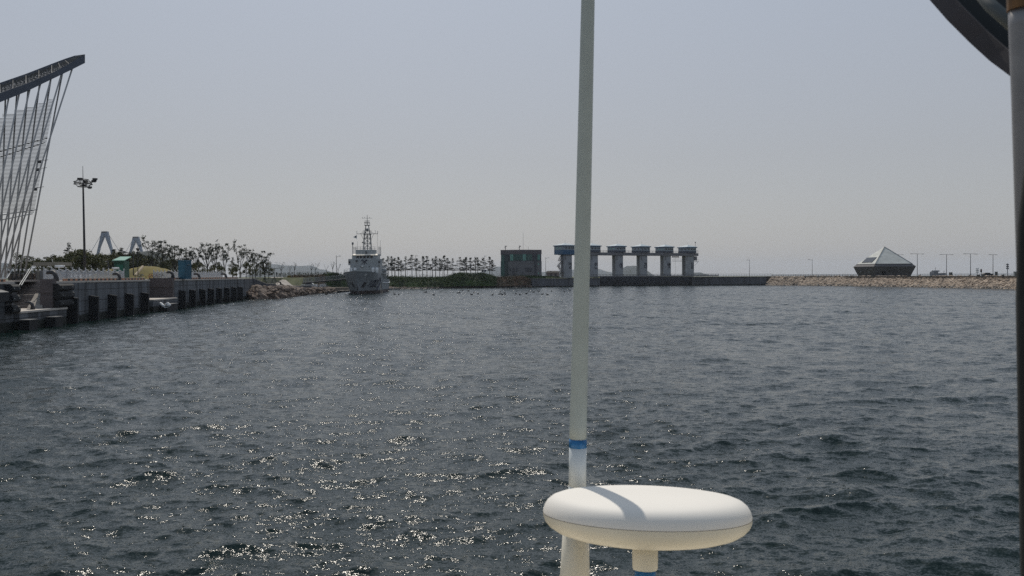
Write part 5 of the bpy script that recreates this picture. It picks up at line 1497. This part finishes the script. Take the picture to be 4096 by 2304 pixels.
GLY = {
 '경': ([[(0, .95), (.42, .95), (.1, .55)], [(.86, 1), (.86, .42)], [(.5, .86), (.86, .86)], [(.5, .66), (.86, .66)]], [(.55, .18, .26, .17)]),
 '인': ([[(.88, 1), (.88, .36)], [(.15, .32), (.15, .04), (.95, .04)]], [(.32, .72, .24, .2)]),
 '아': ([[(.75, 1), (.75, 0)], [(.75, .52), (1.0, .52)]], [(.3, .5, .26, .34)]),
 '라': ([[(.0, .9), (.48, .9), (.48, .56), (.02, .56), (.02, .18), (.52, .18)], [(.75, 1), (.75, 0)], [(.75, .52), (1.0, .52)]], []),
 '뱃': ([[(.02, .98), (.02, .5), (.4, .5), (.4, .98)], [(.02, .74), (.4, .74)], [(.62, 1), (.62, .45)], [(.9, 1), (.9, .45)], [(.62, .72), (.9, .72)], [(.52, .38), (.18, .0)], [(.52, .38), (.88, .0)]], []),
 '길': ([[(.05, .95), (.48, .95), (.2, .5)], [(.85, 1), (.85, .5)], [(.15, .42), (.85, .42), (.85, .22), (.15, .22), (.15, .02), (.85, .02)]], [])}
def glyph(ch, u0, z0, wd, hg, v):
    m = MB(); strokes, rings = GLY[ch]
    def X(a, b): return SPT(u0 + a * wd, v, z0 + b * hg)
    def seg(a, b):
        pa, pb = X(*a), X(*b); d = (pb - pa).normalized(); n = U * (-d.z) + Vector((0, 0, 1)) * d.dot(U); n.normalize(); n *= .2
        o_ = V * -.05
        m.hexa([pa - n, pb - n, pb + n, pa + n], [pa - n + o_, pb - n + o_, pb + n + o_, pa + n + o_])
    for s in strokes:
        for a, b in zip(s, s[1:]): seg(a, b)
    for cx, cz, rx, rz_ in rings:
        pts = [(cx + rx * math.cos(2 * math.pi * k / 14), cz + rz_ * math.sin(2 * math.pi * k / 14)) for k in range(15)]
        for a, b in zip(pts, pts[1:]): seg(a, b)
    return m
for i, ch in enumerate('경인아라뱃길'):
    c = i * SP
    wd0, wd1 = (-2.6, 2.0) if i < 5 else (-3.4, 2.2)
    f0 = -2.0
    sbox(wd0 + c, wd1 + c, f0, f0 + 3.2, 0, 15.4).build('pier', M_['pier'], SG, world=True)
    glyph(ch, wd1 + c - 2.1, 8.7, 1.95, 3.0, f0 - .01).build('pier_letter', M_['navy'], SG, world=True)
    sbox(wd0 + c + .55, wd0 + c + 1.1, f0 - .12, f0 + .0, 13.0, 15.3).build('slot_plate', M_['beam'], SG, world=True)
    sbox(wd0 + c - .12, wd0 + c, f0 + .9, f0 + 2.0, 0, 15.3).build('gate_groove', M_['beam'], SG, world=True)
    # winch house (separate storeys: dark band, wall, eave, hipped roof)
    hu, hv0, hv1 = 3.0, -2.9, 4.7
    hz0 = 16.95
    if i == 0:
        sbox(c - hu - 1.2, c + hu, hv0, hv1, 15.6, 17.9).build('blue_balcony', M_['bluet'], SG, world=True); hz0 = 17.902
        u0 = c - hu - 1.2
    else:
        sbox(c - hu - .05, c + hu + .05, hv0 - .05, hv1, 16.9, 17.9).build('dark_band', M_['dkband'], SG, world=True); u0 = c - hu
    wl = sbox(u0, c + hu, hv0, hv1, 17.902, 19.75).build('house_wall', M_['winch'], SG, world=True)
    sbox(u0 - .45, c + hu + .45, hv0 - .45, hv1 + .4, 19.752, 20.2).build('eave', M_['bluet'], SG, world=True)
    q = MB(); cu, cv = (u0 + c + hu) / 2 + .4, (hv0 + hv1) / 2
    b4 = [SPT(u0 - .4, hv0 - .4, 20.202), SPT(c + hu + .4, hv0 - .4, 20.202), SPT(c + hu + .4, hv1 + .35, 20.202), SPT(u0 - .4, hv1 + .35, 20.202)]
    q.add(b4 + [SPT(cu, cv, 21.45)], [(0, 1, 4), (1, 2, 4), (2, 3, 4), (3, 0, 4), (3, 2, 1, 0)]); q.build('hipped_roof', M_['roofb'], SG, world=True)
    q = MB(); q.cyl(SPT(cu, cv, 21.4), SPT(cu, cv, 22.8), .035, n=4); q.build('lightning_rod', M_['mast'], SG, world=True)
    for uu, ww in ((-2.4, 1.0), (-.6, .9), (.8, .45), (1.75, .8)):
        sbox(c + uu, c + uu + ww, hv0 - .06, hv0 + .02, 18.5, 19.15).build('window_pane', M_['glass'], SG, world=True)
    for vv in (-1.6, 1.2):
        q = MB().prism([SPT(u0 - .06, vv, 0).xy, SPT(u0 + .02, vv, 0).xy, SPT(u0 + .02, vv + 1.1, 0).xy, SPT(u0 - .06, vv + 1.1, 0).xy], 18.5, 19.15)
        q.build('window_pane', M_['glass'] if i % 2 else glass_l, SG, world=True)
sbox(-2.6, 5 * SP + 4.8, -2.6, 3.6, 15.41, 16.85).build('girder', M_['beam'], SG, world=True)
for i in range(5):
    q = MB(); a, b = i * SP + 3.1, (i + 1) * SP - 3.1
    for z in (17.35, 17.85): q.beam(SPT(a, -2.5, z), SPT(b, -2.5, z), .09)
    for k in range(6): p = SPT(a + (b - a) * k / 5, -2.5, 0); q.cyl((p.x, p.y, 16.8), (p.x, p.y, 17.9), .05, n=4)
    q.build('walkway_railing', M_['darksteel'], SG, world=True)
q = MB()
for z in (17.35, 17.85, 18.3): q.beam(SPT(5 * SP + 3.2, -2.5, z), SPT(5 * SP + 4.6, -2.5, z), .08)
for u in (3.2, 4.6): q.cyl(SPT(5 * SP + u, -2.5, 16.8), SPT(5 * SP + u, -2.5, 18.4), .05, n=4)
q.build('walkway_railing', M_['darksteel'], SG, world=True)
q = MB(); q.cyl(SPT(5 * SP + 3.2, -2, 20.2), SPT(5 * SP + 3.2, -2, 22.6), .08, n=5); q.lathe([(0, .4), (.4, .3), (.15, -.2)], c=SPT(5 * SP + 3.2, -2, 22.6), n=8); q.build('roof_camera', M_['darksteel'], SG, world=True)
# zigzag stair on the left side
q = MB()
for k, (za, zb, ua, ub) in enumerate(((4.6, 7.2, -5.0, -2.9), (7.2, 9.9, -2.9, -5.2), (9.9, 12.4, -5.2, -2.9), (12.4, 15.4, -4.8, -3.0))):
    for v in (-1.2, .0):
        q.beam(SPT(ua, v, za), SPT(ub, v, zb), .14, .34); q.beam(SPT(ua, v, za + 1), SPT(ub, v, zb + 1), .07)
for u, z in ((-5.1, 9.8), (-3.4, 7.2), (-3.4, 12.4), (-5.0, 6.4)): q.hexa([SPT(u - .6, -1.4, z), SPT(u + .7, -1.4, z), SPT(u + .7, .2, z), SPT(u - .6, .2, z)], [SPT(u - .6, -1.4, z + .2), SPT(u + .7, -1.4, z + .2), SPT(u + .7, .2, z + .2), SPT(u - .6, .2, z + .2)])
for u in (-4.4, -3.9): q.cyl(SPT(u, 0, 4.2), SPT(u, 0, 10), .07, n=5)
q.build('outside_stair', M_['beam'], SG, world=True)
# side balcony on the last tower, hoist frame in the last bay
sbox(5 * SP + 2.21, 5 * SP + 4.0, -2.4, 1, 12.9, 15.2).build('side_cabin', M_['beam'], SG, world=True)
q = sbox(5 * SP + 2.21, 5 * SP + 5.2, -2.4, 1, 12.2, 12.4); q.beam(SPT(5 * SP + 2.2, -2.4, 10), SPT(5 * SP + 4.6, -2.4, 12.2), .09)
for u in (3.9, 5.1): q.cyl(SPT(5 * SP + u, -2.4, 12.4), SPT(5 * SP + u, -2.4, 13.4), .04, n=4)
q.beam(SPT(5 * SP + 3.9, -2.4, 13.4), SPT(5 * SP + 5.1, -2.4, 13.4), .06); q.build('side_balcony', M_['beam'], SG, world=True)
q = MB(); a, b = 4 * SP + 4.6, 5 * SP - 3.45
q.beam(SPT(a - .8, -1.2, 12.6), SPT(b, -1.2, 12.6), .16)
for k in range(9): p = SPT(a - .6 + (b - a + .6) * k / 8, -1.2, 0); q.cyl((p.x, p.y, 12.6), (p.x, p.y, 13.8), .03, n=4)
q.beam(SPT(a - .6, -1.2, 13.8), SPT(b, -1.2, 13.8), .05); q.cyl(SPT(b - .7, -1.2, 4.5), SPT(b - .7, -1.2, 12.6), .16, n=6)
q.hexa([SPT(a, -.8, 14.6), SPT(a + 4.2, -.8, 14.6), SPT(a + 4.2, .8, 14.6), SPT(a, .8, 14.6)], [SPT(a + .6, -.6, 15.1), SPT(a + 3.6, -.6, 15.1), SPT(a + 3.6, .6, 15.1), SPT(a + .6, .6, 15.1)])
for u in (a + .1, a + 4.1, b - .8): q.cyl(SPT(u, 0, 14.4), SPT(u, 0, 15.4), .1, n=5)
q.cyl(SPT(a + 2.1, 0, 5.5), SPT(a + 2.1, 0, 14.6), .03, n=4)
q.build('hoist_frame', M_['darksteel'], SG, world=True)
# road deck in front of the gate piers, over the dark gate recess
dk = thing('road_bridge', 'low dark bridge deck with railing in front of the sluice piers', 'bridge', at(2600, 438, 4.7))
a, b = at(2345, 434), at(2872, 431)
q = MB(); q.beam(Vector((a.x, a.y, 4.75)), Vector((b.x, b.y, 4.85)), 3.0, .45); q.build('deck_slab', M_['beam'], dk, world=True)
q = MB()
for z in (5.35, 5.7): q.beam(Vector((a.x, a.y - 1.5, z)), Vector((b.x, b.y - 1.5, z)), .1)
for k in range(40): p = a.lerp(b, k / 39); q.cyl((p.x, p.y - 1.5, 4.9), (p.x, p.y - 1.5, 5.7), .06, n=4)
q.build('deck_railing', M_['darksteel'], dk, world=True)
sw_ = thing('sea_wall', 'long dark concrete sea wall below the sluice gates', 'sea wall', at(2400, 420, 2))
def wseg(p1, D1_, p2, D2_, z, name, mm, th_=1.2, zb=-1):
    a, b = at(p1, D1_), at(p2, D2_); d = (b - a).normalized(); nn = Vector((-d.y, d.x, 0)) * th_
    MB().hexa([(*a.xy, zb), (*b.xy, zb), (*(b + nn).xy, zb), (*(a + nn).xy, zb)], [(*a.xy, z), (*b.xy, z), (*(b + nn).xy, z), (*(a + nn).xy, z)]).build(name, mm, sw_, world=True)
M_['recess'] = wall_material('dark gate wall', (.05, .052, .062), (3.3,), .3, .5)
wseg(2128, 405, 2398, 420.5, 3.9, 'wall_section', M_['seawall']); wseg(2398, 420.5, 2400, 440, 3.9, 'wall_section', M_['seawall'])
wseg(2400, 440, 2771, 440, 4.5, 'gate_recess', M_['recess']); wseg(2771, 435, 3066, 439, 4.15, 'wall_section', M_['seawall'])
wseg(2125, 404.6, 2399, 420.1, 4.03, 'wall_coping', M_['beam'], 1.8, 3.902); wseg(2770, 434.6, 3068, 438.6, 4.28, 'wall_coping', M_['beam'], 1.8, 4.152)
for k, px in enumerate((2460, 2550, 2640, 2730)):
    wseg(px, 438.5, px + 26, 438.5, 1.9, 'buttress', M_['recess'], 1.4)
# guard rails along the right bank
def rail_line(name, p1, D1_, p2, D2_, z, hgt, lbl, n, rw=.08, mm=None):
    t_ = thing(name, lbl, 'railing', at((p1 + p2) / 2, (D1_ + D2_) / 2, z)); a, b = at(p1, D1_, z), at(p2, D2_, z); q = MB()
    for f in (.5, 1): q.beam(a + Vector((0, 0, hgt * f)), b + Vector((0, 0, hgt * f)), rw)
    q.build('rail', mm or M_['galv'], t_, world=True); q = MB()
    for k in range(n): p = a.lerp(b, k / (n - 1)); q.cyl(p, p + Vector((0, 0, hgt)), rw * .6, n=4)
    q.build('rail_posts', mm or M_['galv'], t_, world=True)
rail_line('bank_railing', 2790, 458, 3090, 462, 4.35, 1.3, 'thin pale railing on the grass right of the sluice gates', 30)
rail_line('guard_rail', 3087, 444, 3425, 405, 4.2, .95, 'dark guard rail on the rock bank left of the pyramid building', 34, .14, M_['darksteel'])
rail_line('bank_railing', 3690, 384, 4090, 330, 4.2, 1.0, 'thin railing on the rock bank right of the pyramid building', 34, .07, M_['steelgrey'])
rail_line('bank_railing', 2120, 420, 2392, 432, 4.1, 1.0, 'low pale railing along the grass under the control building', 22, .06)
# capping road along the right bank
kb = MB()
for (p1, Da), (p2, Db) in zip(RB, RB[1:]):
    a, b = at(p1, Da + 5.6), at(p2, Db + 5.6); kb.hexa([(a.x, a.y, 3.9), (b.x, b.y, 3.9), (b.x, b.y + 2, 3.9), (a.x, a.y + 2, 3.9)], [(a.x, a.y, 4.38), (b.x, b.y, 4.38), (b.x, b.y + 2, 4.38), (a.x, a.y + 2, 4.38)])
tag(kb.build('kerb', M_['soil']), kind='structure')

# ---------------------------------------------------------------- pyramid building
pb = thing('pyramid_building', 'dark faceted building with pale pyramid roof and slanted skylight on the rock bank', 'building', (169.65, 404.5, 4.2))
z0, zr = 4.15, zat(3500, 1055.7, 395)
Lc, Fc, Rc = P(3426, 1056.3, 412), P(3500, 1055.7, 395), P(3650, 1053.2, 397)
Bc = Lc + (Rc - Fc); apx = P(3537.8, 986.8, 404.5)
for v in (Lc, Fc, Rc, Bc): v.z = zr
cen = (Lc + Rc) / 2
M_['proof'] = mat('pale metal roof', (.60, .60, .56), .9, var=.1, scale=.35, stretch=(1, 1, 3)); M_['pwall'] = mat('dark stone cladding', (.085, .08, .085), .7, var=.15, scale=.6)
def ring(k, z, extra=1.0): return [Vector((cen.x + (v.x - cen.x) * k, cen.y + (v.y - cen.y) * k, z)) for v in (Lc, Fc, Rc, Bc)]
r0 = ring(.93, z0); r1 = ring(1.12, zat(3408, 1067, 405)); r2 = ring(1.0, zr - .05)
q = MB(); q.add(r0 + r1 + r2, [(i, (i + 1) % 4, 4 + (i + 1) % 4, 4 + i) for i in range(4)] + [(4 + i, 4 + (i + 1) % 4, 8 + (i + 1) % 4, 8 + i) for i in range(4)] + [(8, 9, 10, 11)])
q.build('faceted_wall', M_['pwall'], pb, world=True)
q = MB(); r3 = ring(1.0, zr + .0); q.add([v for v in r3] + [apx], [(0, 1, 4), (1, 2, 4), (2, 3, 4), (3, 0, 4)]); q.build('pyramid_roof', M_['proof'], pb, world=True)
q = MB()
for a, b in ((r3[1], apx), (r3[2], apx), (r3[0], r3[1]), (r3[1], r3[2])): q.beam(a + Vector((0, -.05, .02)), b + Vector((0, -.05, .02)), .16)
q.build('ridge_trim', M_['darksteel'], pb, world=True)
def roof_uv(u, v): return r3[0].lerp(r3[1], u).lerp(apx, v)      # on the left facet
nL = (r3[1] - r3[0]).cross(apx - r3[0]).normalized()
if nL.z < 0: nL = -nL
c4 = [roof_uv(.19, .09), roof_uv(.78, .09), roof_uv(.86, .37), roof_uv(.05, .37)]
q = MB(); q.hexa([p - nL * .02 for p in c4], [p + nL * .22 for p in c4]); q.build('skylight', M_['glass'], pb, world=True)
q = MB(); q.beam(r0[1].lerp(r0[2], .0) + Vector((.1, -.3, .55)), r0[1].lerp(r0[2], .52) + Vector((0, -.3, .55)), .2); q.build('plinth_strip', M_['beam'], pb, world=True)
fw = lambda t, zf, o_=.12: (r0[1].lerp(r0[2], t)).lerp(r1[1].lerp(r1[2], t), zf) + Vector((0, -o_, 0))
q = MB(); q.add([fw(.19, .05), fw(.29, .05), fw(.29, .5), fw(.19, .5)], [(0, 1, 2, 3)]); q.add([fw(.19, .05, .02), fw(.29, .05, .02), fw(.29, .5, .02), fw(.19, .5, .02)], [(3, 2, 1, 0)]); q.build('doorway', M_['glass'], pb, world=True)
fl_ = lambda t, zf: (r0[0].lerp(r0[1], t)).lerp(r1[0].lerp(r1[1], t), zf)
nl = (r0[1] - r0[0]).cross(Vector((0, 0, 1))).normalized()
for t in (.28, .72):
    q = MB(); p = fl_(t, .45); q.lathe([(0, .28), (.28, .2), (.36, 0), (.28, -.2), (0, -.28)], c=p + nl * .1, n=10); q.build('wall_lamp', M_['galv'], pb, world=True, smooth=True)
q = MB()
for k in range(7):
    a = fw(.36 + k * .028, .56 + (.05 if k % 2 else 0)); q.box(a + Vector((0, -.03, 0)), (.28, .06, .42))
q.build('wall_lettering', M_['kerbdark'], pb, world=True)

# ---------------------------------------------------------------- small things on the right bank and beyond
fs = thing('far_ship', 'hazy grey cargo ship far beyond the right bank', 'ship', at(3755, 1500, 0))
gy = mat('far ship grey', (.10, .11, .13), .6)
def fsb(x0, x1, z0_, z1_, nm, y=0):
    s = 1500 / F_PX; q = MB(); q.box((((x0 + x1) / 2 - 3755) * s, y, (z0_ + z1_) / 2), ((x1 - x0) * s, 14, z1_ - z0_)); q.build(nm, gy, fs)
s15 = 1500 / F_PX
q = MB(); q.hexa([((3728 - 3755) * s15, -7, -1), ((3776 - 3755) * s15, -5, -1), ((3776 - 3755) * s15, 5, -1), ((3728 - 3755) * s15, 7, -1)], [((3726 - 3755) * s15, -7, 5.5), ((3781 - 3755) * s15, -3, 5.8), ((3781 - 3755) * s15, 3, 5.8), ((3726 - 3755) * s15, 7, 5.5)]); q.build('hull', gy, fs)
fsb(3727, 3745, 5.52, 8, 'deckhouse'); fsb(3735, 3750, 8.01, 10.2, 'bridge'); fsb(3728, 3746, 8.5, 9.0, 'bridge_wing', -2)
q = MB(); q.cyl((-14 * s15, 0, 10), (-14 * s15, 0, 15.5), .35, n=5); q.build('mast', gy, fs)
q = MB(); q.cyl((21 * s15, 0, 5.6), (21 * s15, 0, 9.8), .35, n=5); q.build('foremast', gy, fs)
def cabinet(px, D, w_, h_, lbl, colr):
    t_ = thing('cabinet', lbl, 'cabinet', at(px, D, 4.25)); q = MB(); q.box((0, 0, h_ / 2), (w_, .8, h_)); q.build('cabinet_body', colr, t_); q = MB(); q.box((0, 0, h_ + .06), (w_ + .12, .95, .12)); q.build('cabinet_cap', M_['darksteel'], t_)
    q = MB(); q.box((0, -.42, h_ * .5), (w_ * .8, .05, h_ * .8)); q.build('cabinet_door', M_['steelgrey'], t_)
cabinet(3803, 352, 1.0, 1.45, 'brown cabinet on the right bank beside the second twin arm lamp', M_['brown'])
cabinet(3985, 335, .7, 1.6, 'grey cabinet right of the dark parked car on the bank', M_['steelgrey'])
cabinet(4068, 330, 2.2, 1.6, 'wide pale cabin at the right end of the bank', M_['galv'])
sg = thing('signal_board', 'round white three row signal board on the right bank beside the traffic light', 'signal', at(3909, 345, 4.25))
q = MB(); q.cyl((0, 0, 0), (0, 0, 3), .09, n=6); q.build('post', M_['darksteel'], sg)
for x in (-.35, .35):
    for z in (1.55, 2.25, 2.95):
        q = MB(); q.cyl((x, -.12, z), (x, .0, z), .27, n=12); q.build('signal_disc', M_['white'], sg)
q = MB(); q.box((.5, 0, .35), (1.0, .5, .55)); q.build('control_box', M_['darksteel'], sg)
tl = thing('traffic_light', 'dark traffic light standing right of the round signal board', 'traffic light', at(3926, 346, 4.25))
q = MB(); q.cyl((0, 0, 0), (0, 0, 2.9), .08, n=6); q.build('post', M_['darksteel'], tl)
q = MB(); q.box((-.15, 0, 2.1), (.5, .4, 1.2)); q.build('lamp_case', M_['rubber'], tl)
q = MB(); q.cyl((-.15, -.24, 2.4), (-.15, -.2, 2.4), .15, n=10); q.build('red_lens', redp, tl)
bb = thing('radio_mast', 'thin lattice radio mast on the horizon near the right edge', 'mast', at(4030, 700, 0))
q = MB(); q.cyl((0, 0, 0), (0, 0, 13), .3, n=6); q.build('mast_pole', M_['steelgrey'], bb)
for z in (9, 10.5, 12):
    q = MB(); q.box((0, 0, z), (1.6, 1.2, 1.0)); q.build('antenna_panel', M_['steelgrey'], bb)
for px, D, l in ((4012, 340, 'small dark pump unit left of the radio mast'), (3880, 350, 'small dark box at the foot of the third twin arm lamp'), (3679, 372, 'small dark box beside the pyramid corner lamp')):
    t_ = thing('pump_unit', l, 'machine', at(px, D, 4.25)); q = MB(); q.box((0, 0, .3), (.8, .5, .6)); q.build('unit_body', M_['darksteel'], t_)
    q = MB(); q.cyl((.3, 0, .3), (.3, 0, 1.0), .12, n=6); q.build('pipe', M_['darksteel'], t_)

# ---------------------------------------------------------------- floats and resting birds on the water
f0 = thing('line_float', 'x', 'float', (0, 0, 0), 0, 'line of small floats before the far shore')
q = MB(); q.lathe([(0, .32), (.26, .24), (.36, 0), (.26, -.2), (0, -.25)], n=10); q.build('float_ball', M_['steelgrey'], f0, smooth=True)
q = MB(); q.lathe([(0, .36), (.12, .34), (.14, .28)], n=8); q.build('float_cap', M_['white'], f0)
for i in range(26):
    px = 1685 + i * 42.3; yy = 1157.5 - i * .33
    D = CAMZ * F_PX / (yy - HZ(px)) 
    lab = '%s small float from the left in the line before the far shore' % ORD[i]
    if i == 0: f0.location = at(px, D, 0); f0['label'] = lab
    else: dup(f0, at(px, D, 0), 0, lab)
bd = thing('water_bird', 'dark water bird resting on the harbour water in the loose flock', 'bird', (0, 0, 0), 0, 'flock of dark birds on the water')
q = MB(); q.tube([(-.45, 0, .12), (-.28, 0, .12), (0, 0, .14), (.2, 0, .14), (.34, 0, .22)], [.04, .16, .22, .17, .06], 8); q.build('bird_body', M_['rubber'], bd, smooth=True)
q = MB(); q.tube([(.28, 0, .2), (.36, 0, .38), (.42, 0, .46), (.56, 0, .45)], [.07, .06, .09, .02], 7); q.build('bird_head', M_['rubber'], bd, smooth=True)
br_ = random.Random(17)
for i in range(34):
    px = br_.uniform(1690, 2280) if i < 26 else br_.uniform(1200, 1690); yy = br_.uniform(1164, 1182)
    D = CAMZ * F_PX / (yy - HZ(px))
    if i == 0: bd.location = at(px, D, 0)
    else: dup(bd, at(px, D, .02), br_.uniform(0, 6.28))

# ================================================================ FOREGROUND: our own boat
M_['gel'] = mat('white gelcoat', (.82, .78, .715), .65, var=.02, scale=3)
M_['cream2'] = mat('aged cream plastic', (.70, .66, .55), .4, var=.05, scale=6)  # cream tone, warmer than the upper shell
M_['blue_tape'] = mat('blue coupling', (.01, .13, .33), .4, var=.25, scale=60)
AD = 2.34
an = thing('whip_antenna', 'tall tapering white whip antenna with a blue ring rising through the picture', 'antenna', P(2300, 2330, AD))
m = MB(); m.tube([P(2311.5, 1768, AD), P(2313, 1700, AD), P(2332, 900, AD), P(2352, -5, AD), P(2358, -260, AD)], [.0228, .0226, .0204, .0178, .017], 24)
m.build('antenna_shaft', mat('dull white fibreglass', (.42, .46, .43), .55, var=.03, scale=20), an, world=True, smooth=True)
m = MB(); m.tube([P(2309.5, 1945, AD), P(2311.4, 1789, AD)], .0232, 24); m.tube([P(2305, 2110, AD), P(2309.4, 1946, AD)], [.026, .0234], 24)
m.build('lower_sleeve', mat('pale sleeve', (.62, .66, .67), .5, var=.02, scale=10), an, world=True, smooth=True)
m = MB(); m.tube([P(2311.4, 1789.5, AD), P(2311.7, 1756, AD)], .0236, 24); m.build('blue_ring', M_['blue_tape'], an, world=True, smooth=True)
m = MB(); m.tube([P(2296, 2560, AD), P(2299.5, 2304, AD), P(2303, 2120, AD)], [.046, .0395, .0345], 28); m.build('antenna_base', M_['cream2'], an, world=True, smooth=True)
# mushroom dome
DD = 2.1
dc = P(2584, 2046, DD)
dome = thing('satellite_dome', 'flat round white antenna dome on a short stalk in the foreground', 'antenna dome', dc)
dome.rotation_euler = (math.radians(-6.4), math.radians(1.2), 0)
dome.scale = (.99, .99, 1)
prof = [(0, .0455), (.06, .045), (.11, .0438), (.155, .042), (.19, .0388), (.212, .0352), (.2265, .0298), (.237, .0213), (.2437, .0105), (.2468, -.001), (.247, -.004)]
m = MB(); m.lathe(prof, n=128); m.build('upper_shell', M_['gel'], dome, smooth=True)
m = MB(); m.lathe([(.2466, -.0042), (.2466, -.0052)], n=128); m.build('seam', mat('seam gap', (.5, .45, .39), .8), dome, smooth=True)  # thin joint ring between the shells, darker than both
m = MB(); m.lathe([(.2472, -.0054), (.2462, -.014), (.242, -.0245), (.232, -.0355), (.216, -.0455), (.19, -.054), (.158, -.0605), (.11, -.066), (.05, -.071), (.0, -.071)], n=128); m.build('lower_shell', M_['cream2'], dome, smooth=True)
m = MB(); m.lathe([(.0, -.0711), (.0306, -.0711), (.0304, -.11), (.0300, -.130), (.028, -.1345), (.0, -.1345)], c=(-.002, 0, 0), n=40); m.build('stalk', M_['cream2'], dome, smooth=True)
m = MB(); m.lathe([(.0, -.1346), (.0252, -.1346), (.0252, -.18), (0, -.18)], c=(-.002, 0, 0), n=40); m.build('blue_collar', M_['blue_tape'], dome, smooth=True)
m = MB(); m.lathe([(0, -.1801), (.028, -.1801), (.03, -.5), (.05, -.52), (.05, -.62), (0, -.62)], c=(-.002, 0, 0), n=24); m.build('mount_post', M_['galv'], dome, smooth=True)
# our boat's deck below the frame, which holds both antennas
m = MB(); m.box((.4, 1.5, 4.28), (5.2, 2.5, .12)); bt = m.build('boat_deck', mat('cream deck', (.80, .70, .54), .5)); tag(bt, 'cream deck of our own boat carrying the antennas', 'deck')
# canopy and stanchion at the upper right
CN = thing('boat_canopy', 'dark canopy underside crossing the upper right corner', 'canopy', P(4100, 100, 1.25))
canv = mat('dark canvas', (.012, .015, .016), .9, var=.3, scale=12); canr = mat('dark grey canopy hem', (.045, .040, .044), .8, var=.15, scale=9)
edge = [(3560, -210, 1.50), (3640, -105, 1.46), (3720, 2, 1.42), (3790, 82, 1.38), (3880, 172, 1.34), (3960, 245, 1.30), (4045, 308, 1.26), (4150, 385, 1.22), (4300, 480, 1.18)]
def strip(offs, nm, mm):
    q = MB(); vs = []
    for (x, y, D) in edge:
        for (dx, dy, dD) in offs: vs.append(P(x + dx, y + dy, D + dD))
    k = len(offs)
    q.add(vs, [(i * k + j, i * k + (j + 1) % k, (i + 1) * k + (j + 1) % k, (i + 1) * k + j) for i in range(len(edge) - 1) for j in range(k)])
    return q.build(nm, mm, CN, world=True, smooth=False)
strip([(0, 0, 0), (62, -52, -.02), (70, -64, .03), (8, -16, .05)], 'canopy_hem', canr)
strip([(60, -50, .0), (900, -1000, .1), (900, -1060, .2), (60, -80, .06)], 'canopy_cloth', canv)
q = MB(); q.tube([P(3830, -140, 1.30), P(3960, 20, 1.22), P(4120, 160, 1.15)], .009, 10); q.build('canopy_bow', mat('grey bow tube', (.07, .08, .08), .6), CN, world=True, smooth=True)
PO = thing('canopy_post', 'brushed steel canopy post at the right picture edge', 'post', P(4100, 2300, 1.05))
pc = [(4097, 30), (4098, 100), (4110, 400), (4122, 800), (4134, 1200), (4152, 1800), (4175, 2500), (4210, 3900)]
q = MB(); q.tube([P(x, y, 1.05) for x, y in pc], .0168, 24); q.build('steel_tube', mat('brushed steel', (.24, .232, .228), .42, metal=.8, var=.08, scale=30), PO, world=True, smooth=True)
q = MB(); q.cyl(P(4100, -60, 1.05), P(4101, 38, 1.05), .0195, n=20); q.build('brown_grip', mat('worn brown fitting', (.12, .06, .02), .7, var=.4, scale=40), PO, world=True)
CU = thing('rolled_curtain', 'dark rolled side curtain hanging in front of the steel post at the right edge', 'curtain', P(4150, 2300, .98))
q = MB(); q.tube([P(x, y, .99) for x, y in ((4180, 420), (4150, 640), (4131, 900), (4128, 1200), (4136, 1700), (4146, 2304), (4160, 3300))], [.009, .0125, .015, .0162, .0162, .0162, .0162], 18); q.build('curtain_roll', canv, CU, world=True, smooth=True)

# ---------------------------------------------------------------- haze
hz = MB(); hz.box((0, 0, 68), (20000, 20000, 144))
hm = bpy.data.materials.new('haze'); hm.use_nodes = True
hn = hm.node_tree; hn.nodes.clear()
pv = hn.nodes.new('ShaderNodeVolumePrincipled'); ho = hn.nodes.new('ShaderNodeOutputMaterial')
pv.inputs['Color'].default_value = (.80, .88, 1.0, 1); pv.inputs['Density'].default_value = 0.00007
pv.inputs['Anisotropy'].default_value = .2
hn.links.new(pv.outputs[0], ho.inputs['Volume'])
tag(hz.build('haze', hm), kind='stuff')
